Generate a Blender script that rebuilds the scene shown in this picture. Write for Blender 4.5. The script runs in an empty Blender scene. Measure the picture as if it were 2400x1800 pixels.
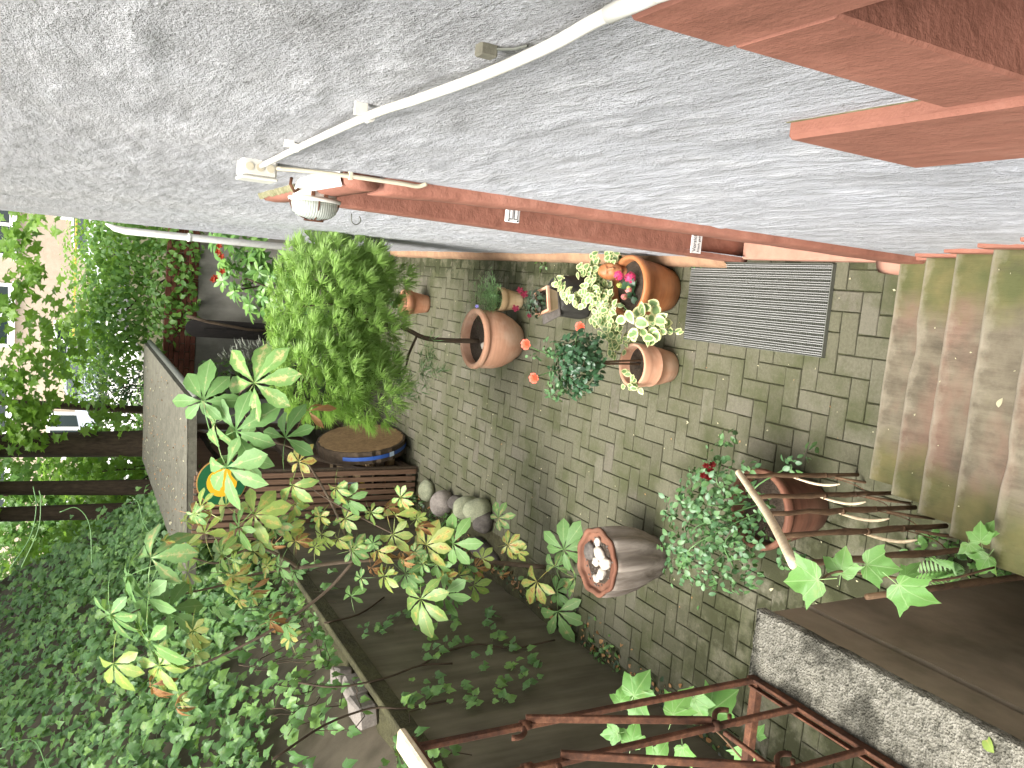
import bpy, bmesh, math, random
import numpy as np
from mathutils import Vector, Matrix, noise as mnoise
random.seed(7); RNG = np.random.default_rng(11)
S = bpy.context.scene; COL = S.collection
rad = math.radians

# ------------------------------------------------------------------ camera, sky, sun, exposure
YAW, PITCH, ROLL, FPX, CAMH = 0.13215, 0.49369, 0.02800, 1953.0, 3.3
F_ = Vector((-math.sin(YAW)*math.cos(PITCH), math.cos(YAW)*math.cos(PITCH), -math.sin(PITCH)))
R0 = Vector((math.cos(YAW), math.sin(YAW), 0)); U0 = R0.cross(F_)
R_ = R0*math.cos(ROLL) + U0*math.sin(ROLL); U_ = -R0*math.sin(ROLL) + U0*math.cos(ROLL)
C0 = Vector((0, 0, CAMH))
cam = bpy.data.cameras.new('camera'); cam_o = bpy.data.objects.new('camera', cam); COL.objects.link(cam_o)
mw = Matrix.Identity(4)
for i in range(3):
    mw[i][0] = -U_[i]; mw[i][1] = R_[i]; mw[i][2] = -F_[i]; mw[i][3] = C0[i]   # the phone was held on its side
cam_o.matrix_world = mw
cam.sensor_width = 36; cam.lens = FPX*36/2400; cam.clip_start = 0.03; cam.clip_end = 600
S.camera = cam_o

w = bpy.data.worlds.new('World'); S.world = w; w.use_nodes = True
wn = w.node_tree.nodes; bg = wn['Background']
sky = wn.new('ShaderNodeTexSky'); sky.sky_type = 'NISHITA'; sky.sun_disc = False
SUN_EL, SUN_AZ = 66, -140           # azimuth measured from +Y towards +X
sky.sun_elevation = rad(SUN_EL); sky.sun_rotation = rad(SUN_AZ); sky.air_density = 1.0; sky.dust_density = 4.0; sky.ozone_density = 1.0
bw = wn.new('ShaderNodeRGBToBW'); mx = wn.new('ShaderNodeMixRGB'); mx.inputs[0].default_value = .8      # bright overcast: mostly grey-white cloud
w.node_tree.links.new(sky.outputs[0], bw.inputs[0]); w.node_tree.links.new(sky.outputs[0], mx.inputs[1]); w.node_tree.links.new(bw.outputs[0], mx.inputs[2])
w.node_tree.links.new(mx.outputs[0], bg.inputs[0]); bg.inputs[1].default_value = 0.15
sun = bpy.data.lights.new('sun', 'SUN'); sun.energy = 1.4; sun.angle = rad(35); sun.color = (1, .96, .90)
sun_o = bpy.data.objects.new('sun', sun); COL.objects.link(sun_o)
sd = Vector((math.sin(rad(SUN_AZ))*math.cos(rad(SUN_EL)), math.cos(rad(SUN_AZ))*math.cos(rad(SUN_EL)), math.sin(rad(SUN_EL))))
sun_o.rotation_euler = (-sd).to_track_quat('-Z', 'Y').to_euler(); sun_o.location = (6, 6, 20)
S.cycles.max_bounces = 6; S.cycles.diffuse_bounces = 3; S.cycles.glossy_bounces = 2; S.cycles.transmission_bounces = 3
S.view_settings.view_transform = 'Standard'; S.view_settings.look = 'None'
S.view_settings.exposure = 2.12; S.view_settings.gamma = 1.0; S.view_settings.use_curve_mapping = False

def ray(x, y): return R_*((900-y)/FPX) - U_*((x-1200)/FPX) + F_
def on_y(x, y, Y): r = ray(x, y); return C0 + r*(Y/r.y)
def on_x(x, y, X): r = ray(x, y); return C0 + r*(X/r.x)
def on_z(x, y, Z=0.): r = ray(x, y); return C0 + r*((Z-CAMH)/r.z)
def at_d(x, y, d): return C0 + ray(x, y)*d
def depth(P): return (Vector(P)-C0).dot(F_)

# ------------------------------------------------------------------ materials
class NT:
    def __init__(s, name):
        s.m = bpy.data.materials.new(name); s.m.use_nodes = True; s.t = s.m.node_tree; s.n = s.t.nodes
        s.b = s.n['Principled BSDF']; s.out = s.n['Material Output']; s._pos = None
    def new(s, ty, ins=None, **pr):
        nd = s.n.new('ShaderNode'+ty)
        for k, v in pr.items(): setattr(nd, k, v)
        for k, v in (ins or {}).items(): s.set(nd.inputs[k], v)
        return nd
    def set(s, sock, v):
        if isinstance(v, bpy.types.NodeSocket): s.t.links.new(v, sock)
        elif isinstance(v, bpy.types.Node): s.t.links.new(v.outputs[0], sock)
        elif isinstance(v, tuple) and len(v) == 3 and sock.type == 'RGBA': sock.default_value = (*v, 1)
        else: sock.default_value = v
    def pos(s):
        if s._pos is None: s._pos = s.new('NewGeometry').outputs['Position']
        return s._pos
    def obj(s): return s.new('TexCoord').outputs['Object']
    def map(s, vec, sc=(1, 1, 1), rot=(0, 0, 0)):
        return s.new('Mapping', {'Vector': vec, 'Scale': sc, 'Rotation': rot}).outputs[0]
    def noise(s, sc, det=4, rough=.6, vec=None, dist=0., fac=True):
        nd = s.new('TexNoise', {'Vector': vec or s.pos(), 'Scale': sc, 'Detail': det, 'Roughness': rough, 'Distortion': dist})
        return nd.outputs[0 if fac else 1]
    def vor(s, sc, vec=None, feature='F1', out=0):
        return s.new('TexVoronoi', {'Vector': vec or s.pos(), 'Scale': sc}, feature=feature).outputs[out]
    def ramp(s, fac, *st):
        nd = s.new('ValToRGB', {'Fac': fac}); e = nd.color_ramp.elements
        while len(e) < len(st): e.new(.5)
        for el, (p, c) in zip(e, st):
            el.position = p; el.color = (c, c, c, 1) if isinstance(c, (int, float)) else (*c, 1)
        return nd.outputs[0]
    def mix(s, fac, a, b, blend='MIX'):
        nd = s.new('MixRGB', blend_type=blend); s.set(nd.inputs[0], fac); s.set(nd.inputs[1], a); s.set(nd.inputs[2], b); return nd.outputs[0]
    def math(s, op, a, b=0., c=0.):
        nd = s.new('Math', operation=op); s.set(nd.inputs[0], a); s.set(nd.inputs[1], b); s.set(nd.inputs[2], c); return nd.outputs[0]
    def bump(s, h, st=.5, d=.01, nrm=None):
        i = {'Height': h, 'Strength': st, 'Distance': d}
        if nrm: i['Normal'] = nrm
        return s.new('Bump', i).outputs[0]
    def sep(s, v): return s.new('SeparateXYZ', {0: v}).outputs
    def done(s, col=None, rough=.8, nrm=None, spec=.3, metal=0.):
        if col is not None: s.set(s.b.inputs['Base Color'], col)
        s.set(s.b.inputs['Roughness'], rough); s.set(s.b.inputs['Specular IOR Level'], spec); s.set(s.b.inputs['Metallic'], metal)
        if nrm: s.set(s.b.inputs['Normal'], nrm)
        return s.m
    def rnd(s): return s.new('ObjectInfo').outputs['Random']

def m_simple(name, a, b, sc=20, rough=.8, bump=.3, bd=.004, spec=.3, metal=0., det=5, obj=False):
    t = NT(name); v = t.obj() if obj else t.pos()
    n = t.noise(sc, det, .65, v); n2 = t.noise(sc*.23, 3, .6, v)
    f = t.math('ADD', t.math('MULTIPLY', n, .6), t.math('MULTIPLY', n2, .5))
    c = t.ramp(f, (.36, a), (.72, b))
    return t.done(c, rough, t.bump(n, bump, bd), spec, metal)

def m_plaster():
    t = NT('grey_white_plaster'); p = t.pos(); x = t.sep(p)
    st = t.map(p, (1, .30, 1.2), (rad(-9), 0, 0))                        # trowelled along the wall
    grit = t.noise(120, 4, .8, t.map(p, (1, .75, 1))); fine = t.noise(260, 2, .7, p); n2 = t.noise(6, 4, .65, p); n3 = t.noise(.9, 3, .55, p); stk = t.noise(17, 6, .68, st); big = t.noise(2.6, 4, .7, t.map(p, (1, .6, 1)))
    hi = t.new('MapRange', {'Value': x[2], 'From Min': 2.2, 'From Max': 3.4}).outputs[0]
    rough = t.ramp(t.math('ADD', t.math('MULTIPLY', big, .8), t.math('MULTIPLY', hi, .22)), (.36, .25), (.60, 1.))    # crumbly zones and smoother ones
    base = t.ramp(t.math('ADD', t.math('MULTIPLY', n2, .5), t.math('MULTIPLY', n3, .55)), (.36, (.40, .402, .412)), (.52, (.49, .497, .52)), (.70, (.565, .575, .61)))
    base = t.mix(t.math('MULTIPLY', t.math('ADD', hi, t.ramp(n3, (.45, 0.), (.65, .6))), .4), base, (.48, .457, .42))
    c = t.mix(t.math('MULTIPLY', t.ramp(grit, (.36, .9), (.50, 0.)), t.math('MULTIPLY', rough, .55)), base, (.24, .235, .23))
    c = t.mix(t.math('MULTIPLY', t.ramp(grit, (.54, 0.), (.66, .9)), t.math('MULTIPLY', rough, .7)), c, (.74, .74, .735))
    c = t.mix(t.ramp(stk, (.33, .55), (.44, 0.)), c, (.36, .355, .355)); c = t.mix(t.ramp(stk, (.57, 0.), (.67, .5)), c, (.72, .72, .725))
    c = t.mix(t.math('MULTIPLY', t.ramp(t.noise(44, 5, .78, t.map(p, (1, .6, 1))), (.33, .9), (.375, 0.)), rough), c, (.13, .125, .12))
    h = t.math('ADD', t.math('MULTIPLY', t.math('MULTIPLY', grit, rough), .8), t.math('ADD', t.math('MULTIPLY', stk, 1.5), t.math('MULTIPLY', fine, .25)))
    return t.done(c, .9, t.bump(h, 1., .02), .2)

def m_redpaint():
    t = NT('terracotta_paint'); p = t.pos()
    n = t.noise(16, 6, .6, p); n2 = t.noise(2.3, 3, .6, p); n3 = t.noise(110, 3, .6, p)
    c = t.ramp(t.math('ADD', t.math('MULTIPLY', n, .45), t.math('MULTIPLY', n2, .55)), (.36, (.25, .102, .068)), (.5, (.30, .126, .085)), (.68, (.35, .162, .113)))
    sk = t.noise(14, 5, .65, t.map(p, (1, .12, 1))); c = t.mix(t.ramp(sk, (.35, .45), (.6, 0.)), c, (.17, .07, .045)); chip = t.ramp(t.noise(9, 8, .82, p), (.66, 0.), (.69, 1.))
    c = t.mix(t.math('MULTIPLY', chip, .5), c, (.52, .30, .22))
    return t.done(c, .72, t.bump(t.math('ADD', t.math('ADD', n, sk), t.math('MULTIPLY', n3, .3)), .6, .008), .3)

def m_paver():
    t = NT('concrete_paver'); p = t.pos(); r = t.rnd(); x = t.sep(p)
    at = t.new('Attribute', attribute_name='rnd').outputs['Fac']
    rr = t.math('FRACT', t.math('ADD', r, at))
    n = t.noise(70, 5, .7, p); n2 = t.noise(3.1, 4, .65, p); n3 = t.noise(420, 2, .6, p)
    c = t.ramp(rr, (0, (.072, .069, .042)), (.3, (.106, .102, .065)), (.6, (.088, .086, .052)), (.85, (.118, .111, .077)), (.95, (.140, .130, .098)), (1, (.104, .089, .071)))
    c = t.mix(.45, c, t.ramp(n, (.3, (.052, .050, .030)), (.7, (.150, .141, .096))), 'MIX')
    moss = t.ramp(t.math('ADD', n2, t.math('MULTIPLY', t.noise(24, 4, .7, p), .3)), (.60, 0.), (.80, .75))
    c = t.mix(moss, c, (.052, .058, .022)); sp = t.ramp(t.noise(120, 3, .7, p), (.66, 0.), (.72, .5)); c = t.mix(sp, c, (.26, .24, .18))
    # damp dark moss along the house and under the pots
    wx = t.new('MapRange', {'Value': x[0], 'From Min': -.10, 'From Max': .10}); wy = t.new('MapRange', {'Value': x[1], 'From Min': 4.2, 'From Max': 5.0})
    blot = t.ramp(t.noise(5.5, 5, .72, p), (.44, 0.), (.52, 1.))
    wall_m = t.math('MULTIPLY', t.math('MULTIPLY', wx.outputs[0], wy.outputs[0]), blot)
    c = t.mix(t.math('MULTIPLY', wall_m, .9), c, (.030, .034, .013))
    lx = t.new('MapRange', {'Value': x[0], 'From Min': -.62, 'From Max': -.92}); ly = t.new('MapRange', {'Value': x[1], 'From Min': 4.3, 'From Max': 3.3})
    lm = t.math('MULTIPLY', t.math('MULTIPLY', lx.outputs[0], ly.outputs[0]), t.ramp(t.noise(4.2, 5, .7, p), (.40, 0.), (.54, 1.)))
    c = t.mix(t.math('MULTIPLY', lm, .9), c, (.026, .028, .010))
    h = t.math('ADD', n, t.math('MULTIPLY', n3, .4))
    return t.done(c, .85, t.bump(h, .5, .004), .25)

def m_stair():
    t = NT('worn_painted_concrete'); p = t.pos(); x = t.sep(p)
    n = t.noise(13, 6, .65, p); n2 = t.noise(3.3, 4, .6, p); st = t.noise(30, 4, .6, t.map(p, (1, .12, 1)))
    c = t.ramp(t.math('ADD', t.math('MULTIPLY', st, .5), t.math('MULTIPLY', n, .5)), (.33, (.078, .064, .043)), (.52, (.138, .117, .080)), (.72, (.19, .163, .115)))
    pink = t.math('MULTIPLY', t.ramp(t.noise(2.1, 4, .6, t.map(p, (1, 1.6, 1))), (.45, 0.), (.60, 1.)), .5)
    c = t.mix(pink, c, (.20, .108, .078))
    ends = t.math('MAXIMUM', t.new('MapRange', {'Value': x[0], 'From Min': -.06, 'From Max': .20}).outputs[0], t.new('MapRange', {'Value': x[0], 'From Min': -.42, 'From Max': -.66}).outputs[0])
    g = t.math('MULTIPLY', t.math('ADD', t.math('MULTIPLY', ends, .62), t.math('MULTIPLY', n2, .6)), 1.)
    g = t.ramp(t.math('ADD', g, t.math('MULTIPLY', t.math('SUBTRACT', n, .5), .4)), (.42, 0.), (.72, .85))
    c = t.mix(g, c, t.ramp(t.noise(9, 3, .6, p), (.35, (.066, .076, .022)), (.7, (.125, .112, .040)))); dk = t.ramp(t.noise(5, 6, .75, t.map(p, (1, .35, 1))), (.56, 0.), (.70, .6)); c = t.mix(dk, c, (.05, .042, .03))
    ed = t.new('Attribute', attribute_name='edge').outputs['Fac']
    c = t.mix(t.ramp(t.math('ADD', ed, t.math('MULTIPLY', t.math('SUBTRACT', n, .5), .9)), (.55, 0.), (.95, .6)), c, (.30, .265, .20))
    c = t.mix(t.ramp(t.math('ADD', t.math('MULTIPLY', ed, -1.), t.math('MULTIPLY', t.math('SUBTRACT', n2, .5), 1.2)), (.25, 0.), (.95, .8)), c, (.045, .042, .022))  # back of each tread darkened: shadow between the steps painted into the colour
    return t.done(c, .8, t.bump(t.math('ADD', n, st), .6, .008), .25)

def m_rough_concrete():
    t = NT('exposed_aggregate_concrete'); p = t.pos()
    v = t.vor(150, p); n = t.noise(60, 6, .75, p); n2 = t.noise(6, 5, .65, p)
    c = t.ramp(n, (.3, (.13, .122, .092)), (.5, (.235, .222, .178)), (.7, (.36, .34, .285)))
    dark = t.ramp(t.noise(34, 6, .8, p), (.53, 0.), (.60, .85)); c = t.mix(dark, c, (.075, .072, .055))
    x = t.sep(p)
    lft = t.new('MapRange', {'Value': x[0], 'From Min': -1.03, 'From Max': -1.13}).outputs[0]
    dk = t.ramp(t.math('ADD', n2, t.math('MULTIPLY', lft, .25)), (.55, 0.), (.68, .85)); c = t.mix(dk, c, (.055, .052, .04))
    return t.done(c, .95, t.bump(t.math('ADD', n, t.math('MULTIPLY', v, 1.2)), 1., .008), .15)

def m_dark_concrete(name, a, b, streak=(1, 1, .12), moss=.3):
    t = NT(name); p = t.pos()
    s = t.noise(7, 5, .6, t.map(p, streak)); n = t.noise(1.6, 4, .6, p); n3 = t.noise(90, 4, .7, p)
    c = t.ramp(t.math('ADD', t.math('MULTIPLY', s, .55), t.math('MULTIPLY', n, .45)), (.33, a), (.68, b))
    g = t.ramp(t.noise(2.6, 5, .7, p), (.52, 0.), (.72, moss)); c = t.mix(g, c, (.085, .09, .045))
    return t.done(c, .85, t.bump(t.math('ADD', s, t.math('MULTIPLY', n3, .5)), .4, .005), .2)

def m_terracotta(name, a, b, pale, amt=.35, rough=.8):
    t = NT(name); o = t.obj()
    n = t.noise(7, 5, .6, o); n2 = t.noise(2.4, 4, .65, o); n3 = t.noise(130, 3, .6, o); ring = t.noise(30, 3, .5, t.map(o, (.15, .15, 1.6)))
    c = t.ramp(t.math('ADD', t.math('MULTIPLY', n, .5), t.math('MULTIPLY', ring, .5)), (.35, a), (.68, b))
    pl = t.ramp(t.math('ADD', n2, t.math('MULTIPLY', n, .25)), (.58, 0.), (.78, amt)); c = t.mix(pl, c, pale)
    return t.done(c, rough, t.bump(t.math('ADD', n3, t.math('MULTIPLY', ring, .6)), .25, .003), .3)

def m_wood(name, a, b, sc=(1, 1, 1), rough=.75, grain=40, obj=False):
    t = NT(name); v = t.map(t.obj() if obj else t.pos(), sc)
    n = t.noise(grain, 5, .65, v, .4); n2 = t.noise(5, 3, .6, v)
    c = t.ramp(t.math('ADD', t.math('MULTIPLY', n, .6), t.math('MULTIPLY', n2, .4)), (.32, a), (.70, b))
    return t.done(c, rough, t.bump(n, .45, .004), .25)

def m_rust():
    t = NT('rusty_iron'); p = t.pos()
    n = t.noise(60, 6, .7, p); n2 = t.noise(12, 4, .6, p)
    c = t.ramp(t.math('ADD', t.math('MULTIPLY', n, .5), t.math('MULTIPLY', n2, .5)), (.34, (.035, .018, .012)), (.52, (.10, .042, .022)), (.70, (.21, .095, .05)))
    return t.done(c, .85, t.bump(n, .6, .004), .3, .15)

def m_leaf(name, cols, vein=None, blotch=None, margin=None, trans=.32, rough=.42, spec=.45, veinw=.05, tcol=None, palm=None):
    """cols: list of colours spread over the leaves at random; luv = (across, along) within a leaf"""
    t = NT(name); r = t.rnd(); at = t.new('Attribute', attribute_name='rnd').outputs['Fac']
    rr = t.math('FRACT', t.math('ADD', r, at)); k = len(cols)
    c = t.ramp(rr, *[(i/max(1, k-1), col) for i, col in enumerate(cols)]) if k > 1 else cols[0]
    luv = t.new('Attribute', attribute_name='luv').outputs['Vector']; u = t.sep(luv); o = t.obj()
    ax = t.math('ABSOLUTE', u[0])
    n = t.noise(45, 4, .6, t.pos())
    c = t.mix(.35, c, t.ramp(n, (.3, .55), (.7, 1.)), 'MULTIPLY')
    if blotch:
        bc, bc2, lo = blotch
        bn = t.math('ADD', t.noise(22, 5, .75, t.pos()), t.math('MULTIPLY', t.math('SUBTRACT', .35, ax), .25))
        bn = t.math('ADD', bn, t.math('MULTIPLY', t.math('SUBTRACT', t.math('FRACT', t.math('MULTIPLY', rr, 7.3)), .5), .2))
        c = t.mix(t.ramp(bn, (lo-.10, 0.), (lo, 1.)), c, bc); c = t.mix(t.ramp(bn, (lo+.02, 0.), (lo+.06, 1.)), c, bc2)
    if margin:
        mg = t.ramp(t.math('ADD', t.math('MAXIMUM', ax, t.math('ABSOLUTE', t.math('MULTIPLY', t.math('SUBTRACT', u[1], .5), 2.))), t.math('MULTIPLY', t.noise(30, 3, .6, t.pos()), .35)), (.74, 0.), (.86, 1.))
        c = t.mix(mg, c, margin)
    if palm:
        best = None
        for an in palm:
            d_ = t.math('ABSOLUTE', t.math('SUBTRACT', t.math('MULTIPLY', u[0], math.cos(an)/1.6), t.math('MULTIPLY', u[1], math.sin(an)))); best = d_ if best is None else t.math('MINIMUM', best, d_)
        side = t.math('PINGPONG', t.math('ADD', t.math('MULTIPLY', u[1], 9.), t.math('MULTIPLY', best, 14.)), .5)
        vm = t.math('MAXIMUM', t.ramp(best, (.006, .75), (.022, 0.)), t.ramp(side, (.0, .25), (.09, 0.))); c = t.mix(vm, c, vein)
        c = t.mix(t.ramp(t.noise(14, 5, .7, t.pos()), (.60, 0.), (.72, .55)), c, (.30, .33, .09)); c = t.mix(t.ramp(t.noise(33, 3, .7, t.pos()), (.73, 0.), (.76, .9)), c, (.16, .085, .03))
    elif vein:
        side = t.math('PINGPONG', t.math('SUBTRACT', t.math('MULTIPLY', u[1], 7.), t.math('MULTIPLY', ax, 1.8)), .5)
        vm = t.math('MAXIMUM', t.ramp(ax, (veinw*.5, .55), (veinw*1.6, 0.)), t.ramp(side, (.0, .15), (.07, 0.)))
        c = t.mix(vm, c, vein)
    t.done(c, rough, t.bump(vm, .4, .003) if palm else None, spec)
    tr = t.new('BsdfTranslucent', {'Color': t.mix(.5, c, tcol or (.25, .42, .06), 'MIX')})
    mx = t.new('MixShader', {0: trans, 1: t.b.outputs[0], 2: tr.outputs[0]}); t.t.links.new(mx.outputs[0], t.out.inputs[0])
    return t.m

def m_flat(name, col, rough=.6, spec=.4, metal=0.):
    t = NT(name); n = t.noise(60, 3, .6, t.obj())
    c = t.mix(.25, col, t.ramp(n, (.3, .6), (.7, 1.)), 'MULTIPLY')
    return t.done(c, rough, t.bump(n, .1, .002), spec, metal)
MT = {}
def mt(k): return MT[k]
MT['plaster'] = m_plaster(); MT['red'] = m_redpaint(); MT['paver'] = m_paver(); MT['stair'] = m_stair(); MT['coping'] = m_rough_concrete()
MT['retain'] = m_dark_concrete('stained_concrete', (.070, .062, .042), (.20, .178, .125)); MT['retain2'] = m_dark_concrete('stained_concrete_upper', (.075, .062, .042), (.15, .125, .088))
MT['parapet'] = m_dark_concrete('smooth_dark_render', (.125, .103, .072), (.37, .30, .215), (1, .35, .6), .4)
MT['joint'] = m_simple('mossy_joint_earth', (.026, .026, .014), (.066, .068, .030), 40, .95, .6, .006)
MT['soil'] = m_simple('potting_soil', (.02, .014, .009), (.075, .055, .038), 90, .95, 1., .012)
MT['earth'] = m_simple('garden_earth', (.03, .027, .014), (.085, .08, .038), 25, .95, .8, .02)
MT['slab'] = m_simple('weathered_grey_slab', (.075, .070, .050), (.165, .155, .115), 30, .9, .5, .006)
MT['stone'] = m_simple('river_stone', (.17, .145, .125), (.31, .275, .24), 60, .85, .5, .004, obj=True)
MT['stone_g'] = m_simple('mossy_green_stone', (.17, .18, .115), (.32, .33, .22), 70, .9, .7, .006, obj=True)
MT['stone_d'] = m_simple('dark_stone', (.06, .052, .045), (.13, .115, .10), 50, .85, .5, .004, obj=True)
MT['chalk'] = m_simple('pale_limestone', (.34, .295, .235), (.56, .515, .44), 40, .85, .3, .004, obj=True)
MT['white'] = m_simple('white_paint', (.66, .65, .60), (.82, .81, .77), 18, .5, .15, .003)
MT['conduit'] = m_simple('cream_conduit', (.50, .475, .40), (.66, .645, .585), 14, .45, .1, .002)
MT['beige'] = m_simple('beige_cable', (.42, .37, .26), (.58, .53, .40), 14, .55, .1, .002)
MT['steel'] = m_flat('galvanised_steel', (.30, .30, .285), .5, .4, .15)
MT['steel_d'] = m_flat('dirty_steel', (.14, .145, .12), .6, .4, .5)
MT['rust'] = m_rust()
MT['slat'] = m_wood('brown_slat_wood', (.075, .042, .025), (.21, .125, .078), (3, 3, .12))
MT['beam'] = m_wood('grey_brown_beam', (.06, .042, .028), (.17, .125, .085), (3, .2, 3))
MT['peeled'] = m_wood('peeled_branch', (.52, .40, .24), (.80, .69, .50), (1, 1, .6), .6, 60)
MT['twig'] = m_wood('brown_bark_stick', (.055, .033, .02), (.19, .115, .062), (1, 1, .35), .8, 60)
MT['bark'] = m_wood('grey_brown_bark', (.03, .022, .014), (.105, .075, .048), (1, 1, .25), .9, 30)
MT['sapling'] = m_wood('sapling_bark', (.10, .07, .05), (.235, .175, .125), (1, 1, .4), .75, 50)
MT['logcut'] = m_wood('sawn_log_face', (.16, .095, .04), (.36, .235, .11), (1, 1, 1), .7, 28)
MT['firewood'] = m_wood('split_firewood', (.42, .28, .14), (.68, .52, .32), (1, 2, 2), .75, 30)
MT['strap'] = m_flat('blue_strap', (.03, .09, .33), .5); MT['tagw'] = m_flat('pale_blue_tag', (.55, .68, .85), .5)
MT['tc'] = m_terracotta('terracotta', (.34, .15, .08), (.50, .245, .14), (.54, .37, .26))
MT['tc_pale'] = m_terracotta('weathered_terracotta', (.46, .235, .145), (.62, .345, .22), (.68, .52, .39), .55)
MT['tc_glaze'] = m_terracotta('orange_terracotta', (.24, .085, .032), (.44, .17, .062), (.40, .24, .14), .3, .45)
MT['tc_dark'] = m_terracotta('brown_terracotta', (.095, .040, .024), (.19, .080, .046), (.24, .15, .10), .3)
MT['tc_red'] = m_terracotta('red_terracotta', (.25, .075, .04), (.38, .13, .07), (.36, .20, .13), .25)
MT['cream'] = m_terracotta('cream_clay', (.44, .30, .155), (.58, .43, .25), (.66, .55, .38), .4)
MT['urn'] = m_wood('limewashed_clay', (.085, .062, .045), (.40, .35, .295), (1.6, 1.6, .22), .85, 14, True)
MT['stump'] = m_wood('dark_weathered_stump', (.018, .017, .015), (.062, .058, .05), (1, 1, .3), .7, 30)
MT['brick'] = m_simple('red_brick', (.085, .028, .018), (.17, .060, .038), 45, .9, .5, .005)
MT['mortar'] = m_simple('brick_mortar', (.15, .12, .09), (.26, .22, .17), 40, .95, .5, .004)
MT['oldwall'] = m_dark_concrete('old_grey_render', (.125, .118, .10), (.245, .235, .20), (1, 1, .4), .4)
MT['blackwood'] = m_wood('black_board', (.008, .007, .006), (.028, .023, .02), (1, 1, .3), .7)
MT['beigebrick'] = m_simple('beige_facade_brick', (.34, .275, .20), (.44, .365, .275), 22, .9, .2, .004)
MT['concrete_l'] = m_simple('pale_street_concrete', (.60, .58, .54), (.74, .72, .68), 6, .9, .2, .004)
MT['asphalt'] = m_simple('street_asphalt', (.045, .045, .047), (.085, .083, .08), 60, .9, .4, .004)
MT['glass'] = m_flat('dark_window_glass', (.02, .03, .03), .08, .6)
MT['carwhite'] = m_flat('white_car_paint', (.72, .73, .74), .25, .5); MT['carsilver'] = m_flat('silver_car_paint', (.36, .39, .44), .25, .5)
MT['tyre'] = m_flat('tyre_rubber', (.02, .02, .02), .8); MT['redlamp'] = m_flat('red_lens', (.35, .02, .02), .3)
MT['signg'] = m_flat('green_enamel', (.012, .10, .035), .35); MT['signy'] = m_flat('yellow_enamel', (.80, .42, .02), .35); MT['signo'] = m_flat('ochre_rim', (.42, .22, .06), .5)
MT['black'] = m_flat('black_print', (.012, .012, .012), .6); MT['paper'] = m_flat('white_label', (.78, .77, .74), .55)
MT['lampwhite'] = m_simple('aged_white_enamel', (.55, .52, .44), (.76, .74, .67), 25, .45, .15, .002)
MT['yellowbar'] = m_flat('yellow_paint', (.50, .33, .06), .5)
def m_lampglass():
    t = NT('ribbed_lamp_glass'); n = t.new('TexWave', {'Vector': t.obj(), 'Scale': 42., 'Distortion': 0.}, bands_direction='Z')
    t.done((.52, .56, .50), .15, t.bump(n.outputs[1], .35, .003), .5)
    t.b.inputs['Transmission Weight'].default_value = .35; return t.m
MT['lampglass'] = m_lampglass()
# foliage
MT['chest_g'] = m_leaf('chestnut_leaf_green', [(.125, .25, .075), (.15, .28, .09), (.18, .315, .11), (.14, .27, .065)], (.33, .42, .20), ((.36, .34, .14), (.44, .29, .13), .675), trans=.25, spec=.3, rough=.5)
MT['chest_y'] = m_leaf('chestnut_leaf_yellowing', [(0.24, 0.36, 0.078), (0.324, 0.408, 0.096), (0.186, 0.324, 0.084), (0.372, 0.396, 0.108)], (.46, .44, .16), ((.50, .40, .11), (.36, .16, .055), .60), trans=.28)
MT['chest_b'] = m_leaf('chestnut_leaf_withered', [(.34, .17, .065), (.42, .24, .10), (.29, .125, .045)], (.50, .33, .16), ((.20, .085, .035), (.14, .055, .025), .66), trans=.2, tcol=(.4, .2, .05))
MT['creeper'] = m_leaf('creeper_leaf', [(.15, .33, .075), (.185, .375, .095), (.13, .295, .07)], (.30, .44, .18), trans=.38, veinw=.03, palm=(0., .72, -.72, 1.45, -1.45))
MT['ivy'] = m_leaf('ivy_leaf', [(.095, .215, .060), (.125, .27, .075), (.165, .325, .095), (.22, .39, .085), (.105, .225, .080)], (.14, .22, .11), trans=0.3, rough=.35, veinw=.04, palm=(0., .65, -.65, 1.2, -1.2))
MT['varieg'] = m_leaf('variegated_leaf', [(0.165, 0.275, 0.0935), (0.209, 0.319, 0.121), (0.132, 0.237, 0.077)], None, None, (.66, .66, .33), trans=.25)
MT['feather'] = m_leaf('feathery_leaf', [(.24, .40, .085), (.29, .46, .11), (.35, .53, .145), (.26, .43, .09)], None, trans=0.5, rough=.5)
MT['rose'] = m_leaf('rose_leaf_dark', [(.022, .062, .026), (.03, .08, .034), (.042, .10, .045)], (.07, .13, .06), trans=.15, rough=.35)
MT['rose2'] = m_leaf('rose_leaf_bluish', [(.065, .15, .062), (.09, .19, .078), (.12, .225, .085), (.08, .175, .05)], (.14, .22, .13), trans=.22)
MT['rhodo'] = m_leaf('shrub_leaf_glossy', [(.10, .23, .06), (.16, .33, .08), (.25, .44, .10), (.12, .26, .075)], (.22, .32, .10), trans=0.35, rough=.3)
MT['hedge'] = m_leaf('leafy_shrub_green', [(.09, .215, .04), (.135, .285, .055), (.19, .35, .065), (.11, .24, .055)], None, trans=0.45)
MT['maple'] = m_leaf('maple_leaf_bright', [(.16, .32, .03), (.21, .38, .04), (.125, .26, .03), (.25, .42, .06)], None, trans=0.6)
MT['darkbush'] = m_leaf('dark_evergreen_leaf', [(.012, .035, .014), (.02, .05, .02), (.03, .066, .028)], None, trans=.12, rough=.3)
MT['canopy'] = m_leaf('canopy_leaf', [(.05, .12, .025), (.075, .16, .035), (.10, .19, .04)], None, trans=.35)
MT['silver'] = m_leaf('silver_grey_leaf', [(.16, .18, .13), (.24, .26, .20), (.33, .34, .27)], None, trans=.1, rough=.7)
MT['herb'] = m_leaf('herb_leaf', [(0.104, 0.221, 0.0715), (0.143, 0.273, 0.0975), (0.182, 0.312, 0.117)], None, trans=.25)
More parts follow.
